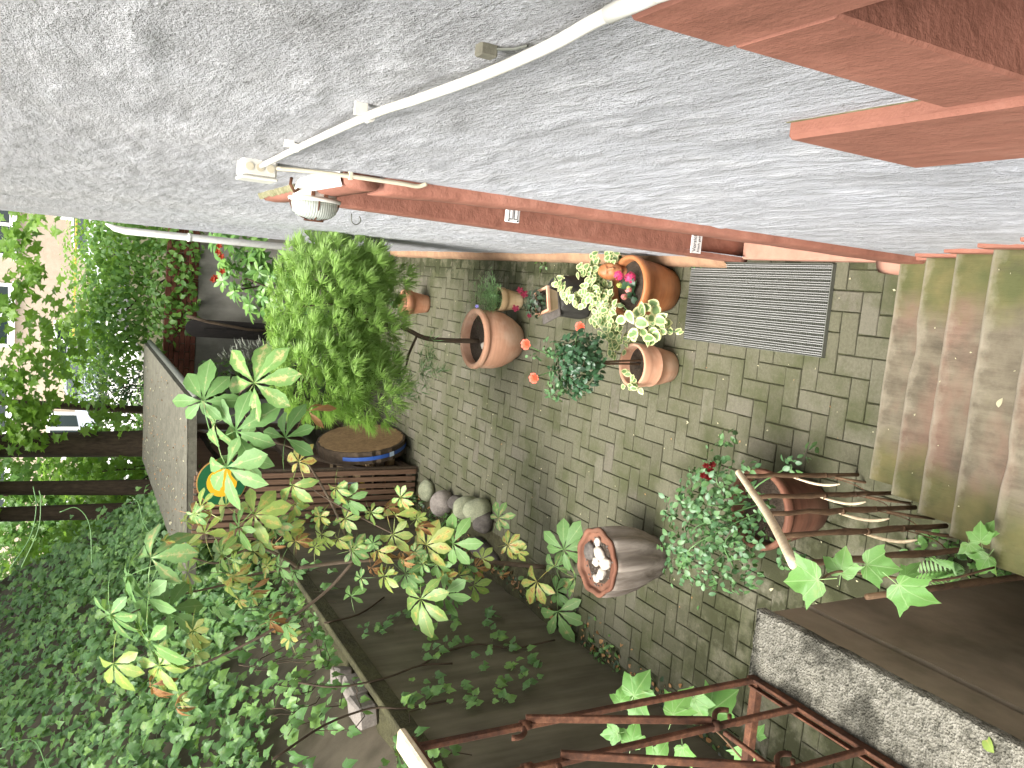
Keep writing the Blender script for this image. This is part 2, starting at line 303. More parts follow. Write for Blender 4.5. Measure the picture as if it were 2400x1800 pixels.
MT['fern'] = m_leaf('fern_leaf', [(.15, .33, .075), (.18, .36, .09)], None, trans=.35)
MT['moss'] = m_leaf('small_weed_leaf', [(.07, .16, .04), (.11, .21, .055)], None, trans=.25)
MT['pansyleaf'] = m_leaf('pansy_leaf', [(.03, .055, .03), (.05, .085, .045), (.06, .05, .04)], None, trans=.15)
MT['p_red'] = m_flat('crimson_petal', (.095, .003, .014), .7, .15); MT['p_dark'] = m_flat('dark_red_petal', (.075, .002, .002), .7, .15)
MT['p_orange'] = m_flat('orange_red_petal', (.72, .085, .035), .5); MT['p_pink'] = m_flat('pink_floret', (.58, .035, .13), .5)
MT['p_green'] = m_flat('lime_floret', (.42, .48, .10), .55); MT['p_pale'] = m_flat('pale_pink_floret', (.62, .22, .20), .55); MT['p_viol'] = m_flat('violet_petal', (.25, .22, .62), .5)
MT['p_rhodo'] = m_flat('orange_flower', (.22, .022, .004), .6, .2); MT['petal'] = m_flat('fallen_petal', (.42, .39, .25), .8, .1)

# ------------------------------------------------------------------ mesh helpers
def mesh_obj(name, V, F, m, parent=None, smooth=False, attrs=None):
    me = bpy.data.meshes.new(name); me.from_pydata([tuple(v) for v in V], [], [tuple(f) for f in F])
    for an, arr in (attrs or {}).items():
        arr = np.asarray(arr, dtype=np.float32)
        a = me.attributes.new(an, 'FLOAT' if arr.ndim == 1 else 'FLOAT_VECTOR', 'POINT'); a.data.foreach_set('value' if arr.ndim == 1 else 'vector', arr.ravel())
    if smooth: me.polygons.foreach_set('use_smooth', [True]*len(me.polygons))
    if m is not None: me.materials.append(mt(m) if isinstance(m, str) else m)
    me.update(); return put(name, me, parent)
def put(name, me, parent=None, M=None):
    o = bpy.data.objects.new(name, me); COL.objects.link(o)
    if parent is not None: o.parent = parent
    if M is not None: o.matrix_local = M
    return o
def tag(o, label=None, cat=None, group=None, kind=None):
    for k, v in (('label', label), ('category', cat), ('group', group), ('kind', kind)):
        if v: o[k] = v
    return o
def thing(name, loc, label, cat, group=None, rz=0):
    o = bpy.data.objects.new(name, None); COL.objects.link(o); o.location = loc; o.rotation_euler = (0, 0, rz); o.empty_display_size = .1
    return tag(o, label, cat, group)
class MB:
    def __init__(s): s.v = []; s.f = []
    def add(s, V, F):
        n = len(s.v); s.v += [tuple(v) for v in V]; s.f += [tuple(i+n for i in f) for f in F]; return s
    def box(s, a, b, ch=0., M=None):
        a = Vector(a); b = Vector(b)
        if ch <= 0:
            V = [(x, y, z) for z in (a.z, b.z) for y in (a.y, b.y) for x in (a.x, b.x)]
            F = [(0, 2, 3, 1), (4, 5, 7, 6), (0, 1, 5, 4), (2, 6, 7, 3), (0, 4, 6, 2), (1, 3, 7, 5)]
        else: V, F = cbox(a, b, ch)
        if M is not None: V = [M @ Vector(v) for v in V]
        return s.add(V, F)
    def tube(s, pts, r, n=8, cap=True):
        V, F = tube(pts, r, n, cap); return s.add(V, F)
    def lathe(s, prof, n=32, c=(0, 0, 0), mod=None):
        V, F = lathe(prof, n, mod); return s.add([Vector(v)+Vector(c) for v in V], F)
    def build(s, name, m, parent=None, smooth=False): return mesh_obj(name, s.v, s.f, m, parent, smooth)
_cb = {}
def cbox(a, b, c):
    key = 'u'
    if key not in _cb:
        bm = bmesh.new(); bmesh.ops.create_cube(bm, size=2)
        bmesh.ops.bevel(bm, geom=bm.edges[:], offset=.5, segments=1, affect='EDGES', profile=.5)
        bm.verts.ensure_lookup_table(); _cb[key] = ([tuple(v.co) for v in bm.verts], [tuple(v.index for v in f.verts) for f in bm.faces]); bm.free()
    V0, F = _cb[key]; h = (b-a)/2; m = (a+b)/2; V = []
    for v in V0:
        V.append(tuple(m[i] + math.copysign(h[i]-(c if abs(v[i]) < .9 else 0), v[i]) for i in range(3)))
    return V, F
def frame_of(d):
    d = d.normalized(); a = Vector((0, 0, 1)) if abs(d.z) < .9 else Vector((1, 0, 0)); x = d.cross(a).normalized(); return x, d.cross(x)
def tube(pts, r, n=8, cap=True):
    pts = [Vector(p) for p in pts]; k = len(pts); r = r if isinstance(r, (list, tuple)) else [r]*k; V = []; F = []; x = None
    for i, p in enumerate(pts):
        d = (pts[min(i+1, k-1)]-pts[max(i-1, 0)]).normalized()
        if x is None: x, y = frame_of(d)
        else: x = (x - d*x.dot(d)).normalized(); y = d.cross(x)
        for j in range(n):
            a = 2*math.pi*j/n; V.append(p + (x*math.cos(a)+y*math.sin(a))*r[i])
    for i in range(k-1):
        for j in range(n): F.append((i*n+j, i*n+(j+1) % n, (i+1)*n+(j+1) % n, (i+1)*n+j))
    if cap: F += [tuple(range(n-1, -1, -1)), tuple(range((k-1)*n, k*n))]
    return V, F
def lathe(prof, n=32, mod=None):
    V = []; F = []; k = len(prof)
    for i, (r, z) in enumerate(prof):
        for j in range(n):
            a = 2*math.pi*j/n; rr = r*(mod(a, z, i) if mod else 1); V.append((rr*math.cos(a), rr*math.sin(a), z))
    for i in range(k-1):
        for j in range(n): F.append((i*n+j, i*n+(j+1) % n, (i+1)*n+(j+1) % n, (i+1)*n+j))
    F.append(tuple(range(n-1, -1, -1))); F.append(tuple(range((k-1)*n, k*n)))
    return V, F
def bez(pts, k=6):
    """smooth polyline through the points (Catmull-Rom)"""
    P = [Vector(p) for p in pts]; P = [P[0]*2-P[1]]+P+[P[-1]*2-P[-2]]; out = []
    for i in range(1, len(P)-2):
        a, b, c, d = P[i-1:i+3]
        for j in range(k):
            t = j/k; out.append(.5*((2*b)+(c-a)*t+(2*a-5*b+4*c-d)*t*t+(3*b-a-3*c+d)*t**3))
    out.append(P[-2]); return out
def lerp(a, b, t): return a+(b-a)*t

# ------------------------------------------------------------------ leaf templates: V, F, LUV (local: base at origin, tip +Y, face +Z)
def leaflet(L=1., W=.3, p=1., ns=5, fold=.25, curl=.2, serr=0., wav=0.):
    V = []; F = []; U = []
    for i in range(ns+1):
        t = i/ns; wv = W*math.sin(math.pi*min(1, max(0, t))**p)**.85 if 0 < t < 1 else .012*W
        if serr: wv *= 1+serr*(1 if i % 2 else -1)
        z = -curl*L*t*t; zz = wav*math.sin(t*9+1.)
        V += [(-wv, t*L, z+fold*wv+zz), (0, t*L, z), (wv, t*L, z+fold*wv-zz)]; U += [(-1, t, 0), (0, t, 0), (1, t, 0)]
    for i in range(ns):
        a = i*3; F += [(a, a+1, a+4, a+3), (a+1, a+2, a+5, a+4)]
    return np.array(V), F, np.array(U)
def xf(T, M):
    V = T[0] @ np.array(M.to_3x3()).T + np.array(M.translation); return V, T[1], T[2]
def join(Ts):
    V = []; F = []; U = []; n = 0
    for v, f, u in Ts: V.append(v); F += [tuple(i+n for i in q) for q in f]; U.append(u); n += len(v)
    return np.vstack(V), F, np.vstack(U)
def rotz(a): return Matrix.Rotation(a, 4, 'Z')
def chestnut(n=7, seed=0, droop=.25, ns=9, curled=0.):
    r = random.Random(seed); Ts = []
    for i in range(n):
        a = (i-(n-1)/2)/((n-1)/2)*rad(128 if n > 5 else 100)+r.uniform(-.1, .1)
        L = (1.-.30*abs(a)/2.2)*r.uniform(.85, 1.05)
        T = leaflet(L, L*r.uniform(.185, .24)*(1-.35*curled), 1.75, ns, .18+curled*.7, droop*r.uniform(.4, 1.4)+curled*.4, .07, .012)
        Ts.append(xf(T, rotz(-a) @ Matrix.Rotation(r.uniform(-.25, .1)-curled*.3, 4, 'X') @ Matrix.Rotation(r.uniform(-.2, .2), 4, 'Y')))
    pe = leaflet(1., .014, 1, 3, 0, .25); Ts.append(xf(pe, rotz(math.pi+r.uniform(-.3, .3)) @ Matrix.Rotation(-.3, 4, 'X')))
    return join(Ts)
def lobed(pts, cup=.12, seed=0):
    """outline leaf: pts (x>=0 half, from base notch to tip); mirrored, with an inner ring so that the blade curls"""
    r = random.Random(seed); out = [(0, -.02)]+[(x*r.uniform(.92, 1.06), y*r.uniform(.97, 1.03)) for x, y in pts]+[(-x*r.uniform(.92, 1.06), y*r.uniform(.97, 1.03)) for x, y in reversed(pts) if x > 0]
    k1, k2, k3, k4 = r.uniform(.6, 1.5), r.uniform(-.12, .12), r.uniform(0, 6), r.uniform(.1, .34)
    def z(x, y): return cup*k1*abs(x) - k4*y*y + k2*x + .045*math.sin(7*x+5*y+k3) - .10*max(0, abs(x)-.4)
    V = [(0, .28, z(0, .28))]; U = [(0, .28, 0)]; n = len(out)
    for f in (.55, 1.):
        for x, y in out: xx, yy = x*f, .28+(y-.28)*f; V.append((xx, yy, z(xx, yy))); U.append((xx*1.6, yy, 0))
    F = [(0, 1+i, 1+(i+1) % n) for i in range(n)]+[(1+i, 1+n+i, 1+n+(i+1) % n, 1+(i+1) % n) for i in range(n)]; m = len(V)
    V += [(-.012, 0, 0), (.012, 0, 0), (.012, -.5, -.12), (-.012, -.5, -.12)]; U += [(0, 0, 0)]*4; F.append((m, m+1, m+2, m+3))
    return np.array(V), F, np.array(U)
CREEP = [(.12, -.14), (.30, -.17), (.47, -.06), (.55, .12), (.66, .30), (.80, .52), (.62, .50), (.52, .55), (.38, .52), (.34, .60), (.32, .72), (.22, .84), (.12, .95), (0, 1.12)]
IVYP = [(.16, -.16), (.38, -.12), (.46, .10), (.52, .34), (.36, .40), (.26, .60), (.12, .82), (0, 1.)]
MAPLEP = [(.10, -.10), (.30, -.16), (.55, -.10), (.42, .10), (.62, .30), (.90, .42), (.60, .48), (.36, .50), (.30, .72), (.16, .84), (0, 1.1)]

def place(T, P, N, A, s):
    """matrix putting a template at P, face along N, tip along A, size s"""
    N = Vector(N).normalized(); A = Vector(A); A = A-N*A.dot(N)
    if A.length < 1e-4: A = frame_of(N)[0]
    A.normalize(); X = A.cross(N); M = Matrix.Identity(4)
    for i in range(3): M[i][0] = X[i]*s; M[i][1] = A[i]*s; M[i][2] = N[i]*s; M[i][3] = P[i]
    return M
_tm = {}
def tmesh(name, T, m):
    k = (name, id(T), m)
    if k not in _tm:
        me = bpy.data.meshes.new(name); me.from_pydata(T[0].tolist(), [], T[1]); me.materials.append(mt(m))
        a = me.attributes.new('luv', 'FLOAT_VECTOR', 'POINT'); a.data.foreach_set('vector', T[2].astype(np.float32).ravel()); me.polygons.foreach_set('use_smooth', [True]*len(me.polygons)); me.update(); _tm[k] = (me, T)
    return _tm[k][0]
def foliage(parent, items, nobj=0, part='leaf', stuff='foliage'):
    """items: (T, M, mat). The nobj that show largest become parts of their own, the rest one mesh per material."""
    base = parent.matrix_basis.inverted()
    def size(it): return it[1].to_scale()[0]/max(.3, depth(it[1].translation))
    items = sorted(items, key=size, reverse=True)
    for T, M, m in items[:nobj]: put(part, tmesh(part, T, m), parent, base @ M)
    rest = {}
    for it in items[nobj:]: rest.setdefault(it[2], []).append(it)
    for m, L in rest.items():
        V = []; F = []; U = []; Rn = []; n = 0
        for T, M, _ in L:
            v, f, u = xf(T, base @ M); V.append(v); U.append(u); F += [tuple(i+n for i in q) for q in f]; n += len(v); Rn.append(np.full(len(v), random.random()))
        o = mesh_obj(stuff, np.vstack(V), F, m, parent, True, {'luv': np.vstack(U), 'rnd': np.concatenate(Rn)}); o['kind'] = 'stuff'
def rv(s=1.): return Vector((random.gauss(0, s), random.gauss(0, s), random.gauss(0, s)))
def ellip(c, r, shell=.5):
    while True:
        p = Vector((random.uniform(-1, 1), random.uniform(-1, 1), random.uniform(-1, 1))); l = p.length
        if .05 < l <= 1 and l > shell*random.random():
            return Vector((c[0]+p.x*r[0], c[1]+p.y*r[1], c[2]+p.z*r[2])), Vector((p.x/r[0], p.y/r[1], p.z/r[2])).normalized()
def grid_mesh(us, vs, fn):
    V = [fn(u, v) for v in vs for u in us]; nu = len(us)
    F = [(j*nu+i, j*nu+i+1, (j+1)*nu+i+1, (j+1)*nu+i) for j in range(len(vs)-1) for i in range(nu-1)]
    return V, F
def fbm(x, y, z, o=4): return mnoise.fractal(Vector((x, y, z)), .9, 2.1, o)
def blob(r, seed, sub=3, amp=.12, fr=1.6):
    bm = bmesh.new(); bmesh.ops.create_icosphere(bm, subdivisions=sub, radius=1)
    for v in bm.verts:
        n = mnoise.noise(v.co*fr+Vector((seed*3.1, seed, -seed))); v.co = v.co*(1+amp*n*2)
        v.co = Vector((v.co.x*r[0], v.co.y*r[1], v.co.z*r[2]))
    V = [tuple(v.co) for v in bm.verts]; F = [tuple(x.index for x in f.verts) for f in bm.faces]; bm.free(); return V, F
# ================================================================== THE SETTING
XW = .27                                   # face of the house wall
g = MB(); g.add([(-160, -60, -.035), (160, -60, -.035), (160, 260, -.035), (-160, 260, -.035)], [(0, 1, 2, 3)]); tag(g.build('ground', 'joint'), kind='structure')
# --- paving: herringbone, every paver its own piece
paving = mesh_obj('courtyard_paving', [(-2.55, 1.2, -.013), (.30, 1.2, -.013), (.30, 12.9, -.013), (-2.55, 12.9, -.013)], [(0, 1, 2, 3)], 'joint'); tag(paving, kind='structure')
PM, PX, PY = .1022, -.283, 2.715
def paver_geo(hx, hy, c=.0035, d=.02):
    V = [(sx*(hx-c), sy*(hy-c), 0) for sx, sy in ((-1, -1), (1, -1), (1, 1), (-1, 1))]+[(sx*hx, sy*hy, -c) for sx, sy in ((-1, -1), (1, -1), (1, 1), (-1, 1))]+[(sx*hx, sy*hy, -d) for sx, sy in ((-1, -1), (1, -1), (1, 1), (-1, 1))]
    F = [(0, 1, 2, 3)]+[(a, b, b-4, a-4) for a, b in ((4, 5), (5, 6), (6, 7), (7, 4))]+[(a, b, b-4, a-4) for a, b in ((8, 9), (9, 10), (10, 11), (11, 8))]
    return np.array(V), F
bricks = []
for i in range(-14, 102):
    for j in range(-6, 23):
        k = (i-j) % 4
        if k == 0: i1, j1 = i+2, j+1
        elif k == 3: i1, j1 = i+1, j+2
        else: continue
        y0, y1 = PY+i*PM, PY+i1*PM; x1, x0 = PX-j*PM, PX-j1*PM
        x1 = min(x1, XW-.004)
        if x1-x0 < .025 or x0 < -2.52: continue
        if x1 > -.70 and y0 < 2.36: 
            if x0 > -.72 or y1 < 2.40: continue
        if x0 > -.70 and y0 < 2.40: y0 = 2.40
        if y1-y0 < .03: continue
        bricks.append((x0, x1, y0, y1))
bricks.sort(key=lambda b: (Vector(((b[0]+b[1])/2, (b[2]+b[3])/2, 0))-C0).length)
def in_view(p):
    d = Vector(p)-C0; z = d.dot(F_); x = 1200-FPX*d.dot(U_)/z; y = 900-FPX*d.dot(R_)/z; return z > 0 and -20 < x < 2420 and -20 < y < 1820
vis = [b for b in bricks if in_view(((b[0]+b[1])/2, (b[2]+b[3])/2, 0))]; hid = [b for b in bricks if b not in set(vis)]
_pm = {}; Vs = []; Fs = []; Rs = []; nn = 0
for q, (x0, x1, y0, y1) in enumerate(vis+hid):
    hx, hy = (x1-x0)/2-.0032, (y1-y0)/2-.0032; key = (round(hx, 4), round(hy, 4))
    M = Matrix.Translation(((x0+x1)/2+random.gauss(0, .0009), (y0+y1)/2+random.gauss(0, .0009), random.gauss(0, .0013))) @ Matrix.Rotation(random.gauss(0, .010), 4, 'Z') @ Matrix.Rotation(random.gauss(0, .008), 4, 'X') @ Matrix.Rotation(random.gauss(0, .008), 4, 'Y')
    if q < 300:
        if key not in _pm:
            V, F = paver_geo(hx, hy); me = bpy.data.meshes.new('paver'); me.from_pydata(V.tolist(), [], F); me.materials.append(mt('paver')); _pm[key] = me
        put('paver', _pm[key], paving, M)
    else:
        V, F = paver_geo(hx, hy); V = V @ np.array(M.to_3x3()).T + np.array(M.translation); Vs.append(V); Fs += [tuple(a+nn for a in f) for f in F]; nn += len(V); Rs.append(np.full(len(V), random.random()))
o = mesh_obj('paver_field', np.vstack(Vs), Fs, 'paver', paving, False, {'rnd': np.concatenate(Rs)}); o['kind'] = 'stuff'

V, F = grid_mesh(list(np.linspace(-2.53, -2.12, 12)), list(np.linspace(5.0, 8.0, 50)), lambda x, y: (x+.05*fbm(y*2, 1, 1)*(1 if x > -2.2 else 0), y, -.01+.05*min(1, (-2.10-x)/.12)*(.7+.6*fbm(x*5, y*5, 2))))
tag(mesh_obj('planting_strip', V, F, 'earth', None, True), kind='structure')
# --- upper ground behind the brick wall: verge, pale forecourt, street
tr = MB(); tr.box((-80, 14.05, -.5), (80, 25.5, 1.75)); tag(tr.build('garden_terrace', 'earth'), kind='structure')
fc = MB(); fc.box((-30, 20.0, 1.2), (-2.2, 37.0, 1.86)); tag(fc.build('forecourt', 'concrete_l'), kind='structure')
st = MB(); st.box((-80, 25.5, 1.0), (80, 37.0, 1.80)); tag(st.build('street', 'asphalt'), kind='structure')

# ================================================================== THE HOUSE
house = thing('house', (XW, 4, 0), 'house with rough grey-white plaster wall and terracotta painted door and window surrounds', 'house')
HB = house.matrix_basis.inverted() if False else Matrix.Translation((-XW, -4, 0))
def hp(name, mb_or, m, smooth=False):
    o = mb_or.build(name, m, house, smooth); o.data.transform(HB); return o
OD = (2.40, 3.42, -.1, 2.56); OW = (-.6, .575, 2.36, 2.73)       # door and window openings (Y0,Y1,Z0,Z1)
ys = [.2]
while ys[-1] < 9.08: ys.append(ys[-1]+max(.0085, .0062*ys[-1]))
ys[-1] = 9.1
zs = list(np.arange(0, 4.25, .0125)); ny = len(ys)
Y, Z = np.meshgrid(np.array(ys), np.array(zs)); V = np.zeros((Y.size, 3)); yf = Y.ravel(); zf = Z.ravel(); disp = np.zeros(Y.size)
for q in range(Y.size):
    y, z = yf[q], zf[q]; a = y+z*.45
    n = mnoise.fractal(Vector((y*4.2, z*12+y*1.3, 1.)), .7, 2.1, 4)
    n2 = mnoise.noise(Vector((y*1.1, z*1.3, 5.))); tt = mnoise.noise(Vector((y*16, z*46+y*5, 3.)))
    ridge = max(0., n+.12)
    disp[q] = -.0065*ridge - .0045*max(0, tt)*(.6+n2) - .010*n2
def near_box(b, m):
    dy = np.maximum(np.maximum(b[0]-yf, yf-b[1]), 0); dz = np.maximum(np.maximum(b[2]-zf, zf-b[3]), 0); return np.clip(np.hypot(dy, dz)/m, 0, 1)
disp *= np.clip(near_box((2.26, 3.62, 0, 2.66), .06)*near_box((-.6, .95, 2.08, 2.87), .05)+.12, 0, 1)
V[:, 0] = XW+disp; V[:, 1] = yf; V[:, 2] = zf
yc = np.array(ys); zc = np.array(zs); F = []
for j in range(len(zs)-1):
    z = zs[j]+.006
    for i in range(ny-1):
        y = (ys[i]+ys[i+1])/2
        if (OD[0] < y < OD[1] and z < OD[3]) or (y < OW[1] and OW[2] < z < OW[3]): continue
        F.append((j*ny+i, (j+1)*ny+i, (j+1)*ny+i+1, j*ny+i+1))
me = bpy.data.meshes.new('wall'); me.from_pydata((V-np.array([XW, 4, 0])).tolist(), [], F); me.materials.append(mt('plaster')); me.polygons.foreach_set('use_smooth', [True]*len(F)); me.update(); put('wall', me, house)
b = MB(); b.box((XW+.32, -7, -.1), (9.5, 9.095, 6.2)); b.box((XW+.0, -7, 4.235), (XW+.325, 9.097, 6.21)); b.box((XW+.04, 3.56, -.1), (XW+.33, 9.099, 4.25)); b.box((XW+.04, -7, -.1), (XW+.33, 2.38, 2.34)); b.box((XW+.042, .62, 2.33), (XW+.331, 2.379, 4.24)); b.box((XW+.043, -7, 2.76), (XW+.333, .63, 4.241)); b.box((XW+.044, 2.37, 2.60), (XW+.333, 3.57, 4.242)); b.box((XW-.002, 9.09, 0), (XW+.1, 9.102, 4.24))
hp('wall_core', b, 'plaster')
b = MB(); b.box((.05, -7.3, 6.18), (9.9, 9.5, 6.36)); hp('roof', b, 'slab')
b = MB(); b.box((-1.0, -4.2, 4.75), (XW+.02, -.15, 4.9), .01); hp('unseen_shade_slab', b, 'slab')  # slab added out of view to shade the near window jamb
# door surround: near jamb, far jamb with its reveal, lintel with ledge
def jamb(secs):
    V = []; F = []
    for z, pts in secs:
        V += [(x, y, z) for x, y in pts]
    n = len(secs[0][1])
    for i in range(len(secs)-1):
        for j in range(n-1): F.append((i*n+j, i*n+j+1, (i+1)*n+j+1, (i+1)*n+j))
    F.append(tuple(range(n-1, -1, -1))); F.append(tuple(range((len(secs)-1)*n, len(secs)*n)))
    m = MB(); m.add(V, F); return m
secs = []
for z in np.arange(0, 2.56, .04):
    w1 = .006*mnoise.noise(Vector((z*4, 2, 0)))+.003*mnoise.noise(Vector((z*19, 5, 0))); bulge = .016*max(0, min(1, (z-2.05)/.4))
    b_ = .025+bulge+.003*mnoise.noise(Vector((z*5, 9, 0))); r_ = .007
    secs.append((z, [(XW+.02, 2.285+w1), (XW-b_+r_, 2.29+w1*.6), (XW-b_, 2.29+r_+w1*.4), (XW-b_-.002, 2.37), (XW-b_, 2.445-r_), (XW-b_+r_, 2.445), (XW+.33, 2.45)]))
hp('door_jamb', jamb(secs), 'red', True)
secs = []
for z in np.arange(0, 2.58, .06):
    yo = 3.27+(2.6-z)/2.1*.30; w1 = .003*mnoise.noise(Vector((z*7, 3, 3)))
    secs.append((z, [(XW+.33, yo-.14), (XW-.018, yo-.14+w1), (XW-.025, yo-.133), (XW-.025, yo-.008), (XW-.018, yo), (XW+.02, yo+.004)]))
hp('door_jamb', jamb(secs), 'red', True)
V = []; n = 8; ly = list(np.arange(2.284, 3.44, .03))
for y in ly:
    t = max(0, (y-2.284)/1.16); bl = lerp(.042, .022, t**1.5)+.004*mnoise.noise(Vector((y*7, 1, 1))); zb = 2.535+.006*mnoise.noise(Vector((y*9, 4, 1)))
    V += [(XW+.02, y, 2.640), (XW-bl+.012, y, 2.633), (XW-bl, y, 2.618), (XW-bl-.003, y, 2.58), (XW-bl, y, zb+.01), (XW-bl+.012, y, zb), (XW+.25, y, zb+.004)]
F = [(i*7+j, i*7+j+1, (i+1)*7+j+1, (i+1)*7+j) for i in range(len(ly)-1) for j in range(6)]+[tuple(range(6, -1, -1)), tuple(range((len(ly)-1)*7, len(ly)*7))]
m = MB(); m.add(V, F); hp('door_lintel', m, 'red', True)
m = MB(); V = []
ly2 = list(np.arange(2.30, 2.80, .03))
for y in ly2:
    bl = lerp(.042, .022, ((y-2.255)/1.18)**1.5)+.001; e = math.sin((y-2.28)/.53*math.pi)
    V += [(XW+.012, y, 2.642+.045*e), (XW-bl*.5, y, 2.641+.028*e), (XW-bl+.004, y, 2.637+.004*e)]
m.add(V, [(i*3+j, i*3+j+1, i*3+j+4, i*3+j+3) for i in range(len(ly2)-1) for j in range(2)]); hp('ledge_white_strip', m, 'white', True)  # white strip along the lintel ledge, raised in the middle
MT['lichen'] = m_simple('lichen_crust', (.10, .098, .035), (.30, .28, .17), 70, .95, .9, .01)
m = MB(); V = []; ly2 = list(np.arange(2.83, 3.45, .03))
for y in ly2: V += [(XW+.008, y, 2.650+random.uniform(-.006, .006)), (XW-.008+random.uniform(-.004, .004), y, 2.646+random.uniform(-.004, .004)), (XW-.020+random.uniform(-.004, .003), y, 2.638)]
m.add(V, [(i*3+j, i*3+j+1, i*3+j+4, i*3+j+3) for i in range(len(ly2)-1) for j in range(2)]); tag(hp('ledge', m, 'lichen', True), 'ledge over the door crusted with yellow lichen')
m = MB(); m.box((XW+.16, 2.452, .10), (XW+.21, 3.4, 2.53), .004); hp('door', m, 'tc_dark')
MT['salmon'] = m_simple('bare_salmon_render', (.33, .165, .115), (.43, .23, .165), 18, .8, .3, .004)
m = MB(); m.box((XW-.012, 2.452, 0), (XW+.16, 3.46, .085), .008); hp('doorstep', m, 'salmon')
def plinth(y0, y1, x0, h, mm):
    yy = list(np.arange(y0, y1, .06))+[y1]; V = []
    for y in yy:
        w1 = .008*mnoise.noise(Vector((y*3, 7, 0))); h1 = h+.012*mnoise.noise(Vector((y*2.3, 3, 1)))
        V += [(XW+.02, y, h1+.02), (x0+.02+w1, y, h1+.006), (x0+w1, y, h1-.012), (x0+w1-.006, y, -.02)]
    m = MB(); m.add(V, [(i*4+j, i*4+j+1, i*4+j+5, i*4+j+4) for i in range(len(yy)-1) for j in range(3)]+[(3, 2, 1, 0), tuple(range(len(V)-4, len(V)))]); return hp('plinth', m, mm, True)
MT['plinth'] = m_simple('weathered_ochre_plinth', (.21, .115, .07), (.36, .225, .13), 12, .9, .5, .006)
plinth(3.64, 9.0, XW-.055, .10, 'plinth'); plinth(2.36, 2.60, XW-.055, .07, 'salmon')
# window in the foreground
m = MB(); m.box((XW-.015, .543, 2.388), (XW+.2, .672, 2.722), .004); hp('window_jamb', m, 'red')
m = MB(); m.box((XW-.016, -.6, 2.7225), (XW+.2, .675, 2.848), .005); hp('window_lintel', m, 'red')
MT['sillm'] = m_redpaint(); MT['sillm'].name = 'terracotta_paint_sill'
m = MB(); m.box((XW-.024, -.6, 2.10), (XW+.2, .921, 2.387), .006); hp('window_sill', m, 'red')
m = MB(); m.box((XW-.001, -.6, 2.3872), (XW+.02, .92, 2.392), 0); hp('sill_joint', m, 'lichen')
m = MB(); m.box((XW+.09, -.6, 2.389), (XW+.12, .543, 2.72), 0); hp('window_pane', m, 'glass')
# red skirting stepping up beside the stair
for i in range(1, 9):
    m = MB(); y1 = 2.42-.24*(i-1); m.box((XW-.014, y1-.245, .17*i), (XW+.01, y1-.004, .17*i+.058+random.uniform(-.008, .01)), .003); hp('skirting', m, 'red')
# white downpipe at the far corner
dp = thing('downpipe', (XW-.075, 9.10, 0), 'white downpipe running down the far corner of the plaster wall', 'downpipe')
m = MB(); m.tube([(0, 0, 0), (0, 0, 2.80), (.015, 0, 2.90), (.05, 0, 2.98)], [.036, .036, .03, .008], 14); m.build('pipe', 'white', dp, True)
for z in (.6, 2.2):
    m = MB(); m.tube([(0, 0, z), (0, 0, z+.03)], .044, 14); m.build('clip', 'white', dp, True)

# ================================================================== STAIR, PARAPET, RETAINING WALLS
stair = thing('staircase', (-.2, 2.4, 0), 'worn concrete staircase with mossy ends leading down to the courtyard', 'staircase')
SB = Matrix.Translation((.2, -2.4, 0))
for i in range(1, 11):
    yn = 2.415-.243*(i-1); z = .17*i; yb = yn-.262 if i < 10 else -1.2
    xs = list(np.linspace(-.695, XW-.002, 40)); V = []
    for x in xs:
        e = .003*mnoise.noise(Vector((x*5, i*3.3, 0)))+.002*mnoise.noise(Vector((x*17, i*2, 4))); ch = max(0, mnoise.noise(Vector((x*3.1, i*7.7, 2)))-.36)*.07
        zz = z+.003*mnoise.noise(Vector((x*4, i, 1)))
        V += [(x, yb, zz+.001), (x, lerp(yb, yn, .5), zz-.002), (x, yn-.02+e-ch, zz-.001), (x, yn-.006+e-ch, zz-.004), (x, yn+e-ch, zz-.012), (x, yn-.004+e*.6-ch*.3, zz-.09), (x, yn-.012, -.02 if i < 3 else z-.36), (x, yb, -.02 if i < 3 else z-.36)]
    n = 8; F = [(a*n+b_, (a+1)*n+b_, (a+1)*n+(b_+1) % n, a*n+(b_+1) % n) for a in range(len(xs)-1) for b_ in range(n)]+[tuple(range(n)), tuple(range(len(V)-1, len(V)-n-1, -1))]
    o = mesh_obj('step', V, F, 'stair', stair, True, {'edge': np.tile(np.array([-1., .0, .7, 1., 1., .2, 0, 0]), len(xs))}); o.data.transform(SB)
    m2 = o.data
pw = thing('parapet_wall', (-1.03, 1.2, 0), 'low dark rendered parapet wall with pale pitted concrete top beside the stair', 'wall')
PB = Matrix.Translation((1.03, -1.2, 0))
def pitted(x0, x1, y0, y1, z0, z1, nx, nyy, amp):
    """slab with a rough top and edge"""
    V = []; F = []; X = np.linspace(x0, x1, nx); YY = np.linspace(y0, y1, nyy)
    for y in YY:
        for x in X: V.append((x+.003*mnoise.noise(Vector((x*9, y*14, 7))), y+.004*mnoise.noise(Vector((x*12, y*9, 2))), z1+amp*mnoise.fractal(Vector((x*30, y*30, 1)), .8, 2.2, 4)))
    F = [(j*nx+i, j*nx+i+1, (j+1)*nx+i+1, (j+1)*nx+i) for j in range(nyy-1) for i in range(nx-1)]
    ring = [i for i in range(nx)]+[j*nx+nx-1 for j in range(1, nyy)]+[(nyy-1)*nx+i for i in range(nx-2, -1, -1)]+[j*nx for j in range(nyy-2, 0, -1)]
    n0 = len(V); V += [(V[i][0], V[i][1], z0) for i in ring]; k = len(ring)
    F += [(ring[i], n0+i, n0+(i+1) % k, ring[(i+1) % k]) for i in range(k)]
    return V, F
V, F = pitted(-1.137, -.915, -.5, 1.79, 1.365, 1.40, 26, 150, .0035); o = mesh_obj('coping', V, F, 'coping', pw, True); o.data.transform(PB)
